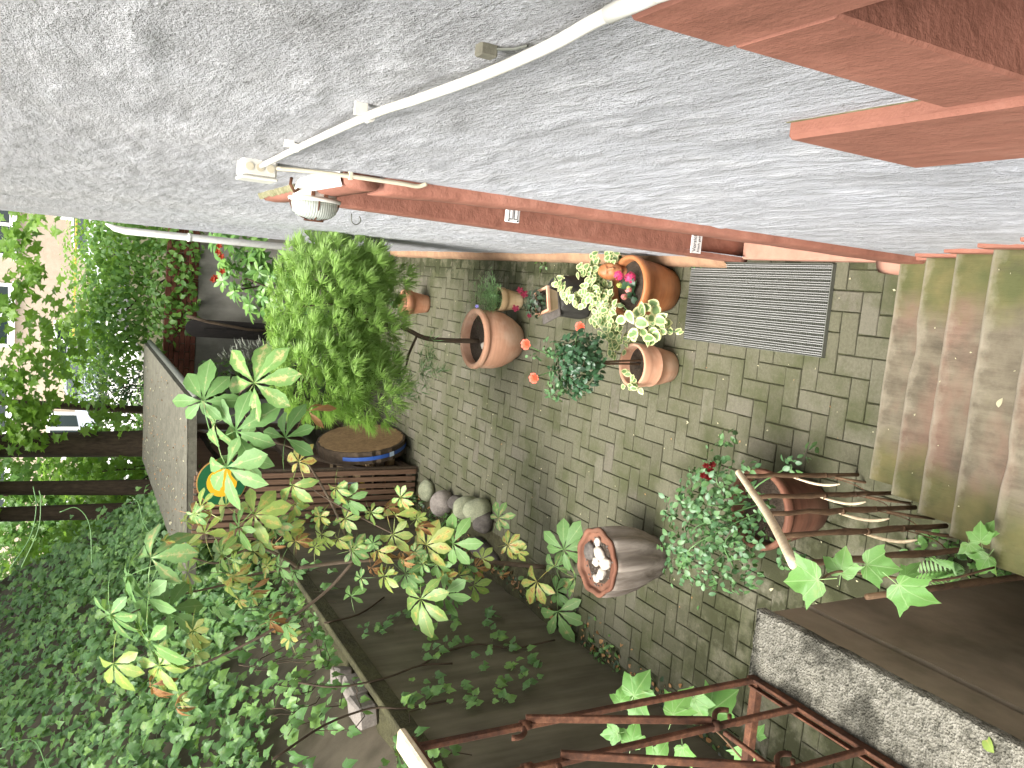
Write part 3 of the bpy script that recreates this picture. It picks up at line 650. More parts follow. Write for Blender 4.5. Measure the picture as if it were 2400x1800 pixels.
m = MB(); m.box((-1.12, -.5, 1.215), (-.921, 1.775, 1.366), .006); o = m.build('upper_course', 'parapet', pw); o.data.transform(PB)
m = MB(); V = []; yy = list(np.linspace(-.5, 1.765, 60))
for y in yy:
    e = .007*mnoise.noise(Vector((y*4, 3, 3))); zt = 1.207+.007*mnoise.noise(Vector((y*6, 1, 1)))
    V += [(-1.13, y, -.03), (-1.13, y, zt), (-.921+e-.03, y, zt), (-.916+e, y, zt-.008), (-.912+e*.5, y, .6), (-.905, y, -.03)]
m.add(V, [(i*6+j, i*6+j+1, (i+1)*6+j+1, (i+1)*6+j) for i in range(len(yy)-1) for j in range(5)]+[tuple(range(6)), tuple(range(len(V)-1, len(V)-7, -1))])
o = m.build('lower_course', 'parapet', pw); o.data.transform(PB)
# lower retaining wall, earth shelf, upper wall
rw = thing('retaining_wall', (-2.5, 5, 0), 'dark stained concrete retaining wall along the left side of the courtyard', 'wall')
V, F = grid_mesh(list(np.linspace(1.0, 8.4, 150)), list(np.linspace(-.03, 1.6, 34)), lambda y, z: (-2.5+.012*fbm(y*.8, z*.9, 2.)+.0025*fbm(y*9, z*3, 5.)-5*0, y, z))
V = [(x+2.5, y-5, z) for x, y, z in V]; o = mesh_obj('wall_face', V, [f for f in F], 'retain', rw, True)
m = MB(); m.box((-.035, -4, 1.50), (.018, 3.4, 1.612), .006); m.box((-.034, -4.0, -.02), (-.03, 3.39, 1.51)); m.build('wall_top', 'earth', rw)
sh = MB(); V, F = grid_mesh(list(np.linspace(-2.84, -2.53, 6)), list(np.linspace(1, 13.9, 90)), lambda x, y: (x, y, 1.50+.03*fbm(x*3, y*2, 1.))); sh.add(V, F); tag(sh.build('earth_shelf', 'earth', None, True), kind='structure')
SLP = .85
def slant(P):
    """point of the planted bank, a plane that rises from the shelf at X=-2.82 and leans back from the courtyard"""
    r = Vector(P)-C0; t = (-2.82-SLP*(CAMH-1.55))/(r.x+SLP*r.z); return C0+r*t
IVY_PROF = [(1.6, 5.0), (3.4, 4.75), (5.2, 4.45), (6.6, 4.2), (8.0, 3.6), (10.3, 2.12), (11.6, 1.9)]
V = []; nz = 14
for y, z in IVY_PROF:
    for k in range(nz+1): V.append(slant((-2.82, y, lerp(1.5, z, k/nz)))-Vector((.06, 0, .03)))
tag(mesh_obj('ivy_bank', V, [(i*(nz+1)+k, i*(nz+1)+k+1, (i+1)*(nz+1)+k+1, (i+1)*(nz+1)+k) for i in range(len(IVY_PROF)-1) for k in range(nz)], 'retain2', None, True), kind='structure')
uw = thing('garden_edging_wall', slant((-2.82, 8, 3.6)), 'grey edging wall with a dark coping along the top of the ivy bank', 'wall'); UB = Vector(uw.location)
for nm, dz0, dz1, dx0, dx1, mm in (('wall_face', -.34, 0, -.03, .20, 'oldwall'), ('coping', 0, .05, .02, .28, 'slab')):
    m = MB(); V = []
    for y, z in IVY_PROF:
        P = slant((-2.82, y, z)); V += [P+Vector((dx0, 0, dz0))-UB, P+Vector((dx0, 0, dz1))-UB, P+Vector((-dx1, 0, dz1))-UB, P+Vector((-dx1, 0, dz0))-UB]
    m.add(V, [(i*4+j, i*4+(j+1) % 4, i*4+4+(j+1) % 4, i*4+4+j) for i in range(len(IVY_PROF)-1) for j in range(4)]+[(3, 2, 1, 0), tuple(range(len(V)-4, len(V)))]); m.build(nm, mm, uw)
# far brick wall on its rendered base
bw = thing('brick_wall', (-1, 13.6, 0), 'low red brick wall on a grey rendered base behind the bushes', 'wall')
m = MB(); m.box((-4, 0, -.03), (6, .4, 1.52), .01); m.build('base', 'oldwall', bw)
m = MB(); m.box((-3.98, .02, 1.52), (5.98, .38, 1.958)); m.build('mortar_core', 'mortar', bw)
bme = bpy.data.meshes.new('brick'); V, F = cbox(Vector((-.118, -.02, -.034)), Vector((.118, .10, .034)), .004); bme.from_pydata(V, [], F); bme.materials.append(mt('brick'))
for r_ in range(6):
    for i in range(20):
        x = -2.2+i*.25+(.125 if r_ % 2 else 0); put('brick', bme, bw, Matrix.Translation((x, .01+random.uniform(-.003, .003), 1.56+r_*.0765)) @ Matrix.Rotation(random.gauss(0, .008), 4, 'Z'))
# ================================================================== THINGS ON THE HOUSE WALL
cp = thing('conduit', (XW, 1.3, 2.85), 'cream plastic conduit running along the plaster wall to the junction box', 'conduit')
CB = lambda p: Vector(p)-Vector((XW, 1.3, 2.85))
pts = [(XW-.017, -.3, 2.86), (XW-.017, .4, 2.852), (.253, .638, 2.872), (.253, .796, 2.860), (.253, .971, 2.856), (.253, 1.168, 2.864), (.253, 1.357, 2.874), (.253, 1.861, 2.868), (XW-.02, 2.27, 2.862)]
m = MB(); m.tube([CB(p) for p in bez(pts, 6)], .0070, 12); m.build('pipe', 'conduit', cp, True)
m = MB(); m.tube([CB((XW-.017, .60, 2.8725)), CB((XW-.017, .67, 2.871))], .0085, 12); m.build('coupling', 'conduit', cp, True)
for y in (1.36, 1.86):
    m = MB(); m.tube([CB((XW-.0175, y-.008, 2.872)), CB((XW-.0175, y+.008, 2.872))], .0095, 10); m.box(CB((XW-.018, y-.005, 2.876)), CB((XW+.006, y+.005, 2.896))); m.build('clip', 'conduit', cp)
jb = thing('junction_box', (XW, 2.34, 2.86), 'square cream junction box on the wall above the door', 'junction box')
m = MB(); m.box((-.045, -.045, -.045), (.01, .045, .045), .006); m.build('housing', 'conduit', jb)
m = MB(); m.box((-.053, -.047, -.047), (-.044, .047, .047), .003); m.build('lid', 'conduit', jb)
for k in (-1, 0, 1):
    m = MB(); m.tube([(-.022, -.0452, k*.027), (-.022, -.0475, k*.027)], .0105, 14); m.build('cable_entry', 'beige', jb)
cb = thing('cable', (XW, 2.28, 2.6), 'beige cable running down from the junction box beside the door lintel', 'cable')
m = MB(); m.tube([Vector(p)-Vector((XW, 2.28, 2.6)) for p in bez([(XW-.018, 2.30, 2.82), (XW-.014, 2.285, 2.74), (XW-.013, 2.272, 2.62), (XW-.013, 2.268, 2.48), (XW-.014, 2.268, 2.43), (XW-.004, 2.262, 2.405)], 5)], .0062, 10); m.build('sheath', 'beige', cb, True)
m = MB(); m.box((-.022, -.014, .018), (.004, -.0, .03), .002); m.build('clip', 'beige', cb)
br = thing('wall_bracket', (XW, .9, 2.885), 'small grey metal bracket stub on the plaster above the conduit', 'bracket')
m = MB(); m.box((-.014, -.009, -.012), (.01, .009, .010), .002); m.build('stub', 'slab', br); m = MB(); m.tube([(-.004, -.006, -.01), (-.006, -.03, -.022), (-.004, -.045, -.03)], .0018, 6); m.build('wire', 'steel_d', br)
# bulkhead lamp on the lintel
lc = on_y(738, 466, 2.66)
lamp = thing('bulkhead_lamp', lc, 'oval bulkhead lamp with ribbed glass and rusty wire cage above the door', 'lamp')
def oval(prof, n=36, ax=1.35):
    V, F = lathe(prof, n); return [(-v[2], v[1], v[0]*ax) for v in V], F
m = MB(); m.add(*oval([(.045, -.045), (.050, -.012), (.052, .0)])); m.build('back_box', 'lampwhite', lamp, True)
m = MB(); m.add(*oval([(.060, -.001), (.0615, .004), (.060, .010), (.05, .0101)])); m.build('rim', 'lampwhite', lamp, True)
m = MB(); m.add(*oval([(.053, .010), (.0545, .022), (.051, .042), (.040, .056), (.022, .062), (.004, .0635)])); m.build('glass', 'lampglass', lamp, True)
m = MB()
for a in (0, math.pi/2):
    pts = [(-(0.008+.060*math.cos(t)), .058*math.sin(t)*math.sin(a), .058*1.35*math.sin(t)*math.cos(a)) for t in np.linspace(-1.55, 1.55, 15)]
    m.tube(pts, .0022, 6)
m.build('cage', 'rust', lamp, True)
m = MB(); m.tube([(-.068, .021*math.cos(t), .03*math.sin(t)) for t in np.linspace(0, 6.283, 20)], .0022, 6); m.build('cage_ring', 'rust', lamp)
for dz in (-.02, .02):
    m = MB(); m.box((.004, -.058, dz-.006), (.05, -.052, dz+.006), .001); m.build('bracket', 'rust', lamp)
m = MB(); m.tube([(.02, -.03, .06), (.01, -.045, .075), (.03, -.05, .09), (.05, -.04, .085)], .005, 8); m.build('cable_gland', 'rust', lamp, True)
hk = thing('wall_hook', on_x(838, 502, XW-.004), 'small curved metal hook in the plaster beyond the lamp', 'hook')
m = MB(); m.tube([(.004, 0, .03), (-.02, 0, .028)]+[(-.026-.022*math.sin(t), 0, .006+.022*math.cos(t)) for t in np.linspace(0, 4.0, 12)], .003, 6); m.build('hook', 'steel_d', hk, True)
# door bell and notice on the far jamb
bl = thing('doorbell', (.302, 3.217, 1.63), 'white doorbell panel with two name plates on the terracotta door jamb', 'doorbell')
m = MB(); m.box((-.032, -.016, -.033), (.036, 0, .033), .003); m.build('panel', 'paper', bl)
for k in (-1, 1):
    m = MB(); m.box((-.020, -.0185, k*.012-.009), (.034, -.0165, k*.012+.009), 0); f = m.build('frame', 'black', bl); m = MB(); m.box((-.017, -.0205, k*.012-.006), (.031, -.0192, k*.012+.006), 0); m.build('name_plate', 'paper', f)
    m = MB(); m.tube([(-.026, -.0165, k*.022), (-.026, -.0195, k*.022)], .003, 10); m.build('screw', 'black', bl)
sg = thing('notice', (.300, 3.385, .47), 'white paper notice with black print low on the door jamb', 'notice')
m = MB(); m.box((-.048, -.004, -.033), (.12, 0, .033), 0); m.build('sheet', 'paper', sg)
dg = None
for txt, sz, zz in (('Vorsicht', .030, .004), ('frisch gestrichen', .021, -.020)):
    cu = bpy.data.curves.new('print', 'FONT'); cu.body = txt; cu.size = sz; cu.extrude = .0003
    ob = bpy.data.objects.new('print', cu); COL.objects.link(ob); bpy.context.view_layer.update()
    me = bpy.data.meshes.new_from_object(ob.evaluated_get(bpy.context.evaluated_depsgraph_get())); bpy.data.objects.remove(ob)
    me.materials.clear(); me.materials.append(mt('black')); put('lettering', me, sg, Matrix.Translation((-.042, -.0052, zz)) @ Matrix.Rotation(math.pi/2, 4, 'X'))

# ================================================================== DOORMAT GRATING
A = on_z(1964, 610, .0); gm = thing('doormat_grating', (.03, 3.41, 0), 'galvanised steel doormat grating lying in front of the door', 'doormat')
x0, x1, y0, y1 = -.246, .215, -.525, .525
for e in ((x0, y0, x0+.004, y1), (x1-.004, y0, x1, y1), (x0, y0, x1, y0+.004), (x0, y1-.004, x1, y1)):
    m = MB(); m.box((e[0], e[1], .002), (e[2], e[3], .026)); m.build('frame_bar', 'steel_d', gm)
nb = 34; me = bpy.data.meshes.new('bearing_bar')
bb = MB(); bb.box((-.0019, y0+.004, .004), (.0019, y1-.004, .0255)); me.from_pydata(bb.v, [], bb.f); me.materials.append(mt('steel'))
for i in range(nb): put('bearing_bar', me, gm, Matrix.Translation((lerp(x0+.008, x1-.008, (i+(.22 if i % 4 == 0 else -.08 if i % 4 == 3 else 0))/(nb-.65)), 0, random.uniform(-.0008, .0004))))
m = MB(); ncr = 88
for i in range(ncr):
    y = lerp(y0+.008, y1-.008, i/(ncr-1)); m.box((x0+.004, y-.0012, .012), (x1-.004, y+.0012, .0225))
o = m.build('cross_bars', 'steel_d', gm); o['kind'] = 'stuff'
gm.rotation_euler = (0, 0, rad(.6))

# ================================================================== RUSTIC STAIR RAILING
rl = thing('rustic_railing', (-.72, 2.2, 0), 'rustic stair railing of bark-covered sticks with a pale peeled handrail', 'railing')
RB = Vector((-.72, 2.2, 0)); posts = [(-.731, 2.603, 0, .725), (-.732, 2.297, .17, .951), (-.722, 2.064, .34, 1.118), (-.712, 1.816, .51, 1.314), (-.712, 1.592, .68, 1.491), (-.775, 1.47, .10, 1.33)]
for i, (x, y, zb, zt) in enumerate(posts):
    k = 9; pts = []; r_ = []
    for j in range(k):
        t = j/(k-1); pts.append(Vector((x+lerp(0, .015, t)+.006*mnoise.noise(Vector((j*.9, i*4, 1))), y+.006*mnoise.noise(Vector((j*.9, i*4, 9))), lerp(zb-.02, zt, t)))-RB); r_.append(.0092*(1+.12*mnoise.noise(Vector((j*2.1, i, 3))))*(1.35 if j in (3, 5) else 1))
    m = MB(); m.tube(pts, r_, 9); m.build('post', 'twig', rl, True)
hr = [(-.714, 2.655, .70), (-.716, 2.60, .735), (-.706, 2.30, .955), (-.70, 2.06, 1.13), (-.692, 1.81, 1.325), (-.69, 1.57, 1.515)]
m = MB(); m.tube([Vector(p)-RB for p in bez(hr, 4)], .0145, 12); m.build('handrail', 'peeled', rl, True)
def arc(a, b, bow, k=7):
    a = Vector(a); b = Vector(b); return [a.lerp(b, j/k)+Vector(bow)*math.sin(math.pi*j/k) for j in range(k+1)]
for i in range(4):                                           # bent side shoots between the posts
    x, y, zb, zt = posts[i]; q = posts[i+1]; z = zb+.30
    m = MB(); m.tube([p-RB for p in arc((x, y+.01, z+.12), (lerp(x, q[0], .35), lerp(y, q[1], .45), z-.02), (-.02, .0, -.03))], [.003, .005, .006, .006, .006, .006, .005, .003], 7); m.build('cross_stick', 'peeled', rl, True)
    m = MB(); m.tube([Vector(p)-RB for p in ((x-.005, y-.01, zb+.16), (x-.02, y-.035, zb+.05), (x-.03, y-.06, zb-.06))], [.005, .0065, .006], 7); m.build('side_stub', 'twig', rl, True)
    m = MB(); m.tube([p-RB for p in arc((x, y, zb+.22), q[:2]+(zb+.30,), (0, 0, -.05))], .0018, 5); m.build('binding_wire', 'rust', rl)
    for dz in (.22, .40):
        m = MB(); m.tube([Vector((x+.004, y, zb+dz-.006))-RB, Vector((x+.004, y, zb+dz+.006))-RB], .0125, 8); m.build('binding', 'twig', rl, True)

# ================================================================== IRON GUARD RAIL ON THE PARAPET
ir = thing('iron_guard_rail', (-1.12, 1.5, 1.4), 'rusty wrought iron guard rail with scrolls on the parapet wall', 'railing')
IB = Vector((-1.12, 1.5, 1.4))
def ibar(name, pts, r, n=8, flat=None):
    m = MB(); m.tube([Vector(p)-IB for p in pts], r, n); return m.build(name, 'rust', ir, True)
def iflat(name, a, b, wx, wz):
    a = Vector(a)-IB; b = Vector(b)-IB; d = (b-a); M = place(None, (a+b)/2, Vector((0, 0, 1)) if abs(d.normalized().z) < .9 else Vector((1, 0, 0)), d, 1.)
    m = MB(); m.box((-wx, -d.length/2, -wz), (wx, d.length/2, wz), min(wx, wz)*.3, M); return m.build(name, 'rust', ir)
iflat('bottom_rail', (-1.122, 1.77, 1.415), (-1.112, -.4, 1.415), .004, .014); iflat('bottom_rail', (-1.132, 1.768, 1.403), (-1.122, -.4, 1.403), .013, .003); iflat('bottom_rail', (-1.150, 1.765, 1.412), (-1.142, -.4, 1.412), .003, .010)
for i, y in enumerate((1.75, 1.575, 1.345, 1.12)):
    a = (-1.125, y, 1.40); b_ = (-1.125, y-.01, 2.52); iflat('baluster', a, b_, .0085, .0085)
    zc = 2.225 if i % 2 == 0 else 1.70
    if i in (0, 1): ibar('collar', [(-1.125, y-.004, z) for z in ((2.21, 2.235) if i == 0 else (2.30, 2.325))], .0145, 10)
    if i in (1, 2): ibar('collar', [(-1.125, y-.002, z) for z in (1.715, 1.74)], .0145, 10)
    if i < 3:                                                 # slanting scroll from one baluster to the next with curled ends
        y2 = (1.75, 1.575, 1.345, 1.12)[i+1]; zt = 2.22-.06*i*0
        mid = bez([(-1.112, y+.005, zt-.09*0), (-1.108, lerp(y, y2, .25), zt-.15), (-1.106, lerp(y, y2, .6), 1.92), (-1.110, y2+.008, 1.73)], 6)
        iflat('scroll_bar', (-1.108, y, zt), (-1.110, y2+.004, 1.74), .006, .010)
        ibar('scroll_end', [Vector((-1.115, y-.01, zt))+Vector((-.004, -.038*math.sin(t)-.012, .035*(1-math.cos(t))+.02)) for t in np.linspace(.1, 2.0, 10)], .0075)
        ibar('scroll_end', [Vector((-1.115, y2, 1.73))+Vector((0, .05*math.sin(t), -.055*t*.7+.0)) for t in np.linspace(.1, 2.2, 10)], .0075)
        ibar('scroll_end', [Vector((-1.115, y2+.02, 1.66))+Vector((-.035*math.sin(t), .0, -.04*(1-math.cos(t)))) for t in np.linspace(0, 2.6, 10)], .006)
iflat('top_rail', (-1.125, 1.77, 2.53), (-1.125, -.4, 2.53), .015, .008)
iflat('corner_bracket', (-1.12, 1.755, 1.408), (-1.40, 1.755, 1.408), .012, .004); iflat('corner_bracket', (-1.12, 1.742, 1.40), (-1.40, 1.742, 1.40), .003, .014)
iflat('lower_stay', (-1.28, 1.72, 1.42), (-1.28, 1.50, 1.60), .007, .007)
m = MB(); m.box((-.028, -2.0, 1.14), (.028, .285, 1.162), .006); m.build('handrail_board', 'peeled', ir)

# ================================================================== POTS
def pot_profile(H, r0, r1, rimh=.05, rimw=.012, bulge=0., wall=.02, n=7):
    p = [(0.001, .004), (r0*.9, .0), (r0, .006)]
    hb = H-rimh
    for i in range(1, n+1):
        t = i/n; p.append((lerp(r0, r1-rimw, t)+bulge*math.sin(math.pi*t), hb*t))
    if rimh > 0: p += [(r1, hb+.004), (r1+.001, H-.006), (r1-.004, H)]
    else: p += [(r1-.002, H)]
    p += [(r1-wall, H-.001), (r1-wall-.004, H-.01), (r1-wall-rimw*.6, H-.06), (r1-wall-rimw-.01, H-.10), (.002, H-.10)]
    return p
def make_pot(loc, label, prof, m, H, rin, soil_z, n=40, mod=None, group=None, bands=()):
    t = thing('flower_pot', loc, label, 'pot', group)
    mb = MB(); mb.lathe(prof, n, mod=mod); mb.build('vessel', m, t, True)
    s = MB(); k = 22; V = [(0, 0, soil_z+.012)]
    for rr in (.35, .7, 1.0):
        for j in range(k): a = 2*math.pi*j/k; V.append((rin*rr*math.cos(a), rin*rr*math.sin(a), soil_z+random.uniform(-.006, .008)*(1 if rr < 1 else .2)))
    F = [(0, 1+j, 1+(j+1) % k) for j in range(k)]+[(1+q*k+j, 1+q*k+k+j, 1+q*k+k+(j+1) % k, 1+q*k+(j+1) % k) for q in range(2) for j in range(k)]
    s.add(V, F); s.build('soil', 'soil', t, True)
    for (r_, z_, th) in bands:
        q = MB(); q.lathe([(r_-.006, z_-th), (r_+.004, z_-th*.5), (r_+.004, z_+th*.5), (r_-.006, z_+th)], n); q.build('rim_band', m, t, True)
    return t
P_round = Vector((-.445, 6.06, 0)); P_small = Vector((-.262, 8.06, 0)); P_cream = Vector((-.115, 6.07, 0)); P_hyd = Vector((.062, 4.16, 0)); P_std = Vector((-.405, 4.06, 0)); P_urn = Vector((-1.60, 4.0, 0)); P_rose = Vector((-.955, 2.86, 0))
prof = [(.001, .003), (.125, 0), (.135, .01), (.185, .08), (.222, .16), (.238, .24), (.236, .31), (.226, .35), (.222, .357), (.238, .362), (.246, .375), (.244, .40), (.236, .408), (.208, .407), (.202, .40), (.205, .33), (.19, .28), (.002, .28)]
make_pot(P_round, 'big bellied terracotta pot holding the feathery shrub', prof, 'tc_pale', .41, .203, .335)
make_pot(P_small, 'small plain terracotta pot standing alone near the wall corner', pot_profile(.275, .085, .130, .085, .012, 0, .012), 'tc', .275, .108, .20)
make_pot(P_cream, 'little cream clay pot with a tufted herb', pot_profile(.215, .066, .098, .06, .007, 0, .010), 'cream', .215, .082, .185)
make_pot(P_hyd, 'large orange terracotta pot with pink hydrangea beside the door', [(.001, .003), (.118, 0), (.128, .01), (.150, .09), (.166, .18), (.172, .245), (.178, .25), (.184, .27), (.190, .278), (.192, .30), (.188, .318), (.178, .322), (.166, .318), (.160, .30), (.158, .27), (.15, .24), (.002, .24)], 'tc_glaze', .32, .158, .268)
make_pot(P_std, 'pale terracotta pot with a ridge holding the standard rose', [(.001, .003), (.086, 0), (.094, .01), (.112, .09), (.122, .148), (.126, .152), (.1265, .158), (.124, .163), (.132, .24), (.134, .285), (.130, .292), (.118, .290), (.114, .28), (.112, .23), (.10, .19), (.002, .19)], 'tc_pale', .29, .112, .225)
make_pot(P_rose, 'wide red-brown terracotta pot with rose bush beside the stair railing', [(.001, .003), (.118, 0), (.13, .01), (.155, .12), (.172, .22), (.180, .29), (.178, .30), (.192, .304), (.197, .32), (.196, .345), (.188, .352), (.174, .350), (.168, .33), (.165, .28), (.15, .25), (.002, .25)], 'tc_dark', .35, .163, .28)
fl = lambda a, z, i: 1+(.075*math.cos(9*a)*min(1, max(0, (z-.03)/.08)) if 1 < i < 11 else (.045*math.cos(9*a) if i >= 11 else 0))
u = thing('fluted_urn', P_urn, 'fluted limewashed clay urn topped with pale stones', 'urn')
m = MB(); m.lathe([(.001, .003), (.118, 0), (.132, .01), (.140, .05), (.158, .10), (.180, .17), (.196, .25), (.203, .33), (.202, .40), (.197, .425), (.190, .43), (.178, .42), (.17, .385), (.002, .38)], 72, mod=fl); m.build('body', 'urn', u, True)
m = MB(); m.lathe([(.186, .418), (.199, .424), (.205, .436), (.204, .447), (.196, .451), (.182, .448), (.176, .435), (.172, .40), (.002, .39)], 72, mod=lambda a, z, i: 1+.035*math.cos(9*a)); m.build('rim', 'tc_dark', u, True)
V, F = blob((.17, .17, .02), 3, 3, .05); m = MB(); m.add([Vector(v)+Vector((0, 0, .405)) for v in V], F); m.build('soil', 'soil', u, True)
for i, (dx, dy, s1, s2, s3, mm, lab) in enumerate(((.04, .085, .055, .05, .035, 'stone_d', 'dark brown round stone among pale ones in the urn'), (.055, -.02, .06, .035, .03, 'chalk', 'longest pale stone in the middle of the urn'), (.015, -.085, .05, .035, .03, 'chalk', 'flat pale stone at the near rim of the urn'), (.115, .02, .03, .022, .02, 'chalk', 'pale pebble at the house-side rim of the urn'), (-.055, -.055, .042, .03, .028, 'chalk', 'rounded pale stone towards the left rim of the urn'), (-.005, .015, .03, .028, .02, 'chalk', 'small pale pebble beside the dark stone in the urn'), (-.10, -.01, .025, .03, .02, 'chalk', 'pale pebble at the far left rim of the urn'))):
    V, F = blob((s1, s2, s3), i+20, 3, .12); o = mesh_obj('stone', V, F, mm, None, True); o.location = P_urn+Vector((dx, dy, .432)); o.rotation_euler = (0, 0, random.uniform(0, 3)); tag(o, lab, 'stone', 'stones in the urn')
m = MB()
for i in range(80):
    a, r_ = random.uniform(0, 6.28), .15*math.sqrt(random.random()); V, F = blob((.006, .006, .004), i, 1, .2); m.add([Vector(v)+P_urn+Vector((r_*math.cos(a), r_*math.sin(a), .424)) for v in V], F)
tag(m.build('gravel', 'stone_d'), 'pale grit lying between the stones in the urn', 'gravel', kind='stuff')
# dark stump with a square pot on it
st_ = thing('tree_stump', (-.045, 5.13, 0), 'dark weathered stump set behind the variegated plant', 'stump')
m = MB(); m.lathe([(.001, .002), (.145, 0), (.150, .02), (.148, .08), (.142, .17), (.143, .235), (.136, .243), (.002, .245)], 34, mod=lambda a, z, i: 1+.07*math.cos(3*a+1)+.035*math.cos(8*a+z*9)); m.build('trunk', 'stump', st_, True)
m = MB(); m.box((-.135, -.115, 0), (.125, .125, .012), .003); o = tag(m.build('slate', 'stone_d', None), 'thin dark slate lying on the stump under the square pot', 'slate'); o.location = (-.085, 5.15, .246); o.rotation_euler = (0, 0, .35)
sq = thing('square_pot', (-.085, 5.10, .260), 'small square terracotta pot of dark red pansies on the stump', 'pot', rz=.30)
def sqpot(h0, h1, z0, z1):
    return [(sx*h0, sy*h0, z0) for sx, sy in ((-1, -1), (1, -1), (1, 1), (-1, 1))]+[(sx*h1, sy*h1, z1) for sx, sy in ((-1, -1), (1, -1), (1, 1), (-1, 1))], [(3, 2, 1, 0)]+[(i, (i+1) % 4, 4+(i+1) % 4, 4+i) for i in range(4)]
m = MB(); m.add(*sqpot(.062, .078, 0, .075)); m.build('vessel', 'cream', sq)
m = MB()
for r0, r1, z0, z1 in ((.088, .088, .075, .098),):
    V = [(sx*h, sy*h, z) for h, z in ((.080, .0752), (.090, .080), (.090, .098), (.074, .099), (.072, .085)) for sx, sy in ((-1, -1), (1, -1), (1, 1), (-1, 1))]; m.add(V, [(q*4+i, q*4+(i+1) % 4, q*4+4+(i+1) % 4, q*4+4+i) for q in range(4) for i in range(4)])
m.build('rim', 'tc_pale', sq)
m = MB(); m.add([(-.073, -.073, .087), (.073, -.073, .087), (.073, .073, .087), (-.073, .073, .087)], [(0, 1, 2, 3)]); m.build('soil', 'soil', sq)
# clay face on the rim of the hydrangea pot
cf = thing('clay_face', P_hyd+Vector((.085, .125, .30)), 'clay face ornament propped inside the orange hydrangea pot against the door jamb', 'ornament', rz=rad(18))
bm = bmesh.new(); bmesh.ops.create_icosphere(bm, subdivisions=5, radius=1)
for v in bm.verts:
    x, y, z = v.co; d = 0.
    if y < 0:                                                # face looks along -Y
        d += .30*math.exp(-((x/.16)**2+((z+.02)/.26)**2)) + .10*math.exp(-((x/.14)**2+((z+.20)/.10)**2))       # nose
        d -= .13*(math.exp(-(((x-.36)/.17)**2+((z-.22)/.11)**2))+math.exp(-(((x+.36)/.17)**2+((z-.22)/.11)**2)))  # eye sockets
        d += .07*(math.exp(-(((x-.36)/.11)**2+((z-.20)/.06)**2))+math.exp(-(((x+.36)/.11)**2+((z-.20)/.06)**2)))  # lids
        d += .08*math.exp(-((x/.5)**2+((z-.40)/.09)**2))                                                         # brow
        d += .09*math.exp(-((x/.24)**2+((z+.43)/.05)**2))+.09*math.exp(-((x/.22)**2+((z+.54)/.05)**2))-.08*math.exp(-((x/.26)**2+((z+.485)/.025)**2))
        d += .12*math.exp(-((x/.25)**2+((z+.80)/.14)**2))+.07*(math.exp(-(((x-.5)/.2)**2+((z+.1)/.2)**2))+math.exp(-(((x+.5)/.2)**2+((z+.1)/.2)**2)))
    v.co = Vector((x*.055*(1-.12*max(0, -z)), (y*(.62)-d*.75)*.07, z*.078))
me = bpy.data.meshes.new('face'); bm.to_mesh(me); bm.free(); me.materials.append(mt('tc_glaze')); me.polygons.foreach_set('use_smooth', [True]*len(me.polygons)); f = put('face', me, cf); f.rotation_euler = (rad(-28), 0, 0); f.location = (0, 0, .06)
m = MB(); m.lathe([(.02, -.09), (.032, -.06), (.036, .0), (.030, .03)], 16); o = m.build('neck', 'tc_glaze', cf, True); o.rotation_euler = (rad(-15), 0, 0)
o = mesh_obj('stone', *blob((.035, .028, .03), 77, 3, .16), 'chalk', None, True); o.location = P_round+Vector((-.045, -.13, .36)); tag(o, 'single white stone lying on the soil of the big bellied pot', 'stone')
# ================================================================== STONES
for i, (px, py, r_, mm, lab) in enumerate((((1036, 1180, (.13, .11, .12), 'stone', 'pinkish grey boulder nearest the slatted wood store')), (1068, 1178, (.075, .07, .075), 'stone_d', 'small dark stone wedged between the pinkish and the green boulder'), (1094, 1190, (.115, .10, .135), 'stone_g', 'tall smooth green-grey boulder in the row'), (1120, 1196, (.12, .105, .125), 'stone_g', 'speckled mossy boulder nearest the camera in the row'), (1133, 1224, (.10, .09, .09), 'stone_d', 'dark stone low behind the speckled boulder'), (1000, 1150, (.11, .11, .07), 'stone_g', 'flat mossy stone against the foot of the wood store'), (1133, 1290, (.07, .22, .10), 'stone_d', 'long dark kerb stone at the foot of the chestnut sapling'))):
    P = on_z(px, py, r_[2]*.75); V, F = blob(r_, i+3, 4, .08, 1.1); o = mesh_obj('boulder', V, F, mm, None, True); o.location = P; o.rotation_euler = (random.uniform(-.1, .1), random.uniform(-.1, .1), random.uniform(-.4, .4)); tag(o, lab, 'stone', 'boulders by the wood store')
for i, (px, py, s_, lab) in enumerate(((800, 1585, .075, 'farthest rough stone lodged behind the retaining wall top'), (832, 1618, .085, 'middle rough stone lodged behind the retaining wall top'), (850, 1665, .095, 'largest squared stone lodged behind the retaining wall top, nearest the railing'))):
    P = on_z(px, py, 1.58); m = MB(); V, F = cbox(Vector((-s_*.8, -s_*1.1, -s_*.7)), Vector((s_*.8, s_*1.1, s_*.7)), s_*.18); m.add(V, F); o = m.build('rubble_stone', 'stone', None); o.location = P; o.rotation_euler = (random.uniform(-.2, .2), random.uniform(-.2, .2), random.uniform(-.5, .5)); tag(o, lab, 'stone', 'stones on the wall shelf')

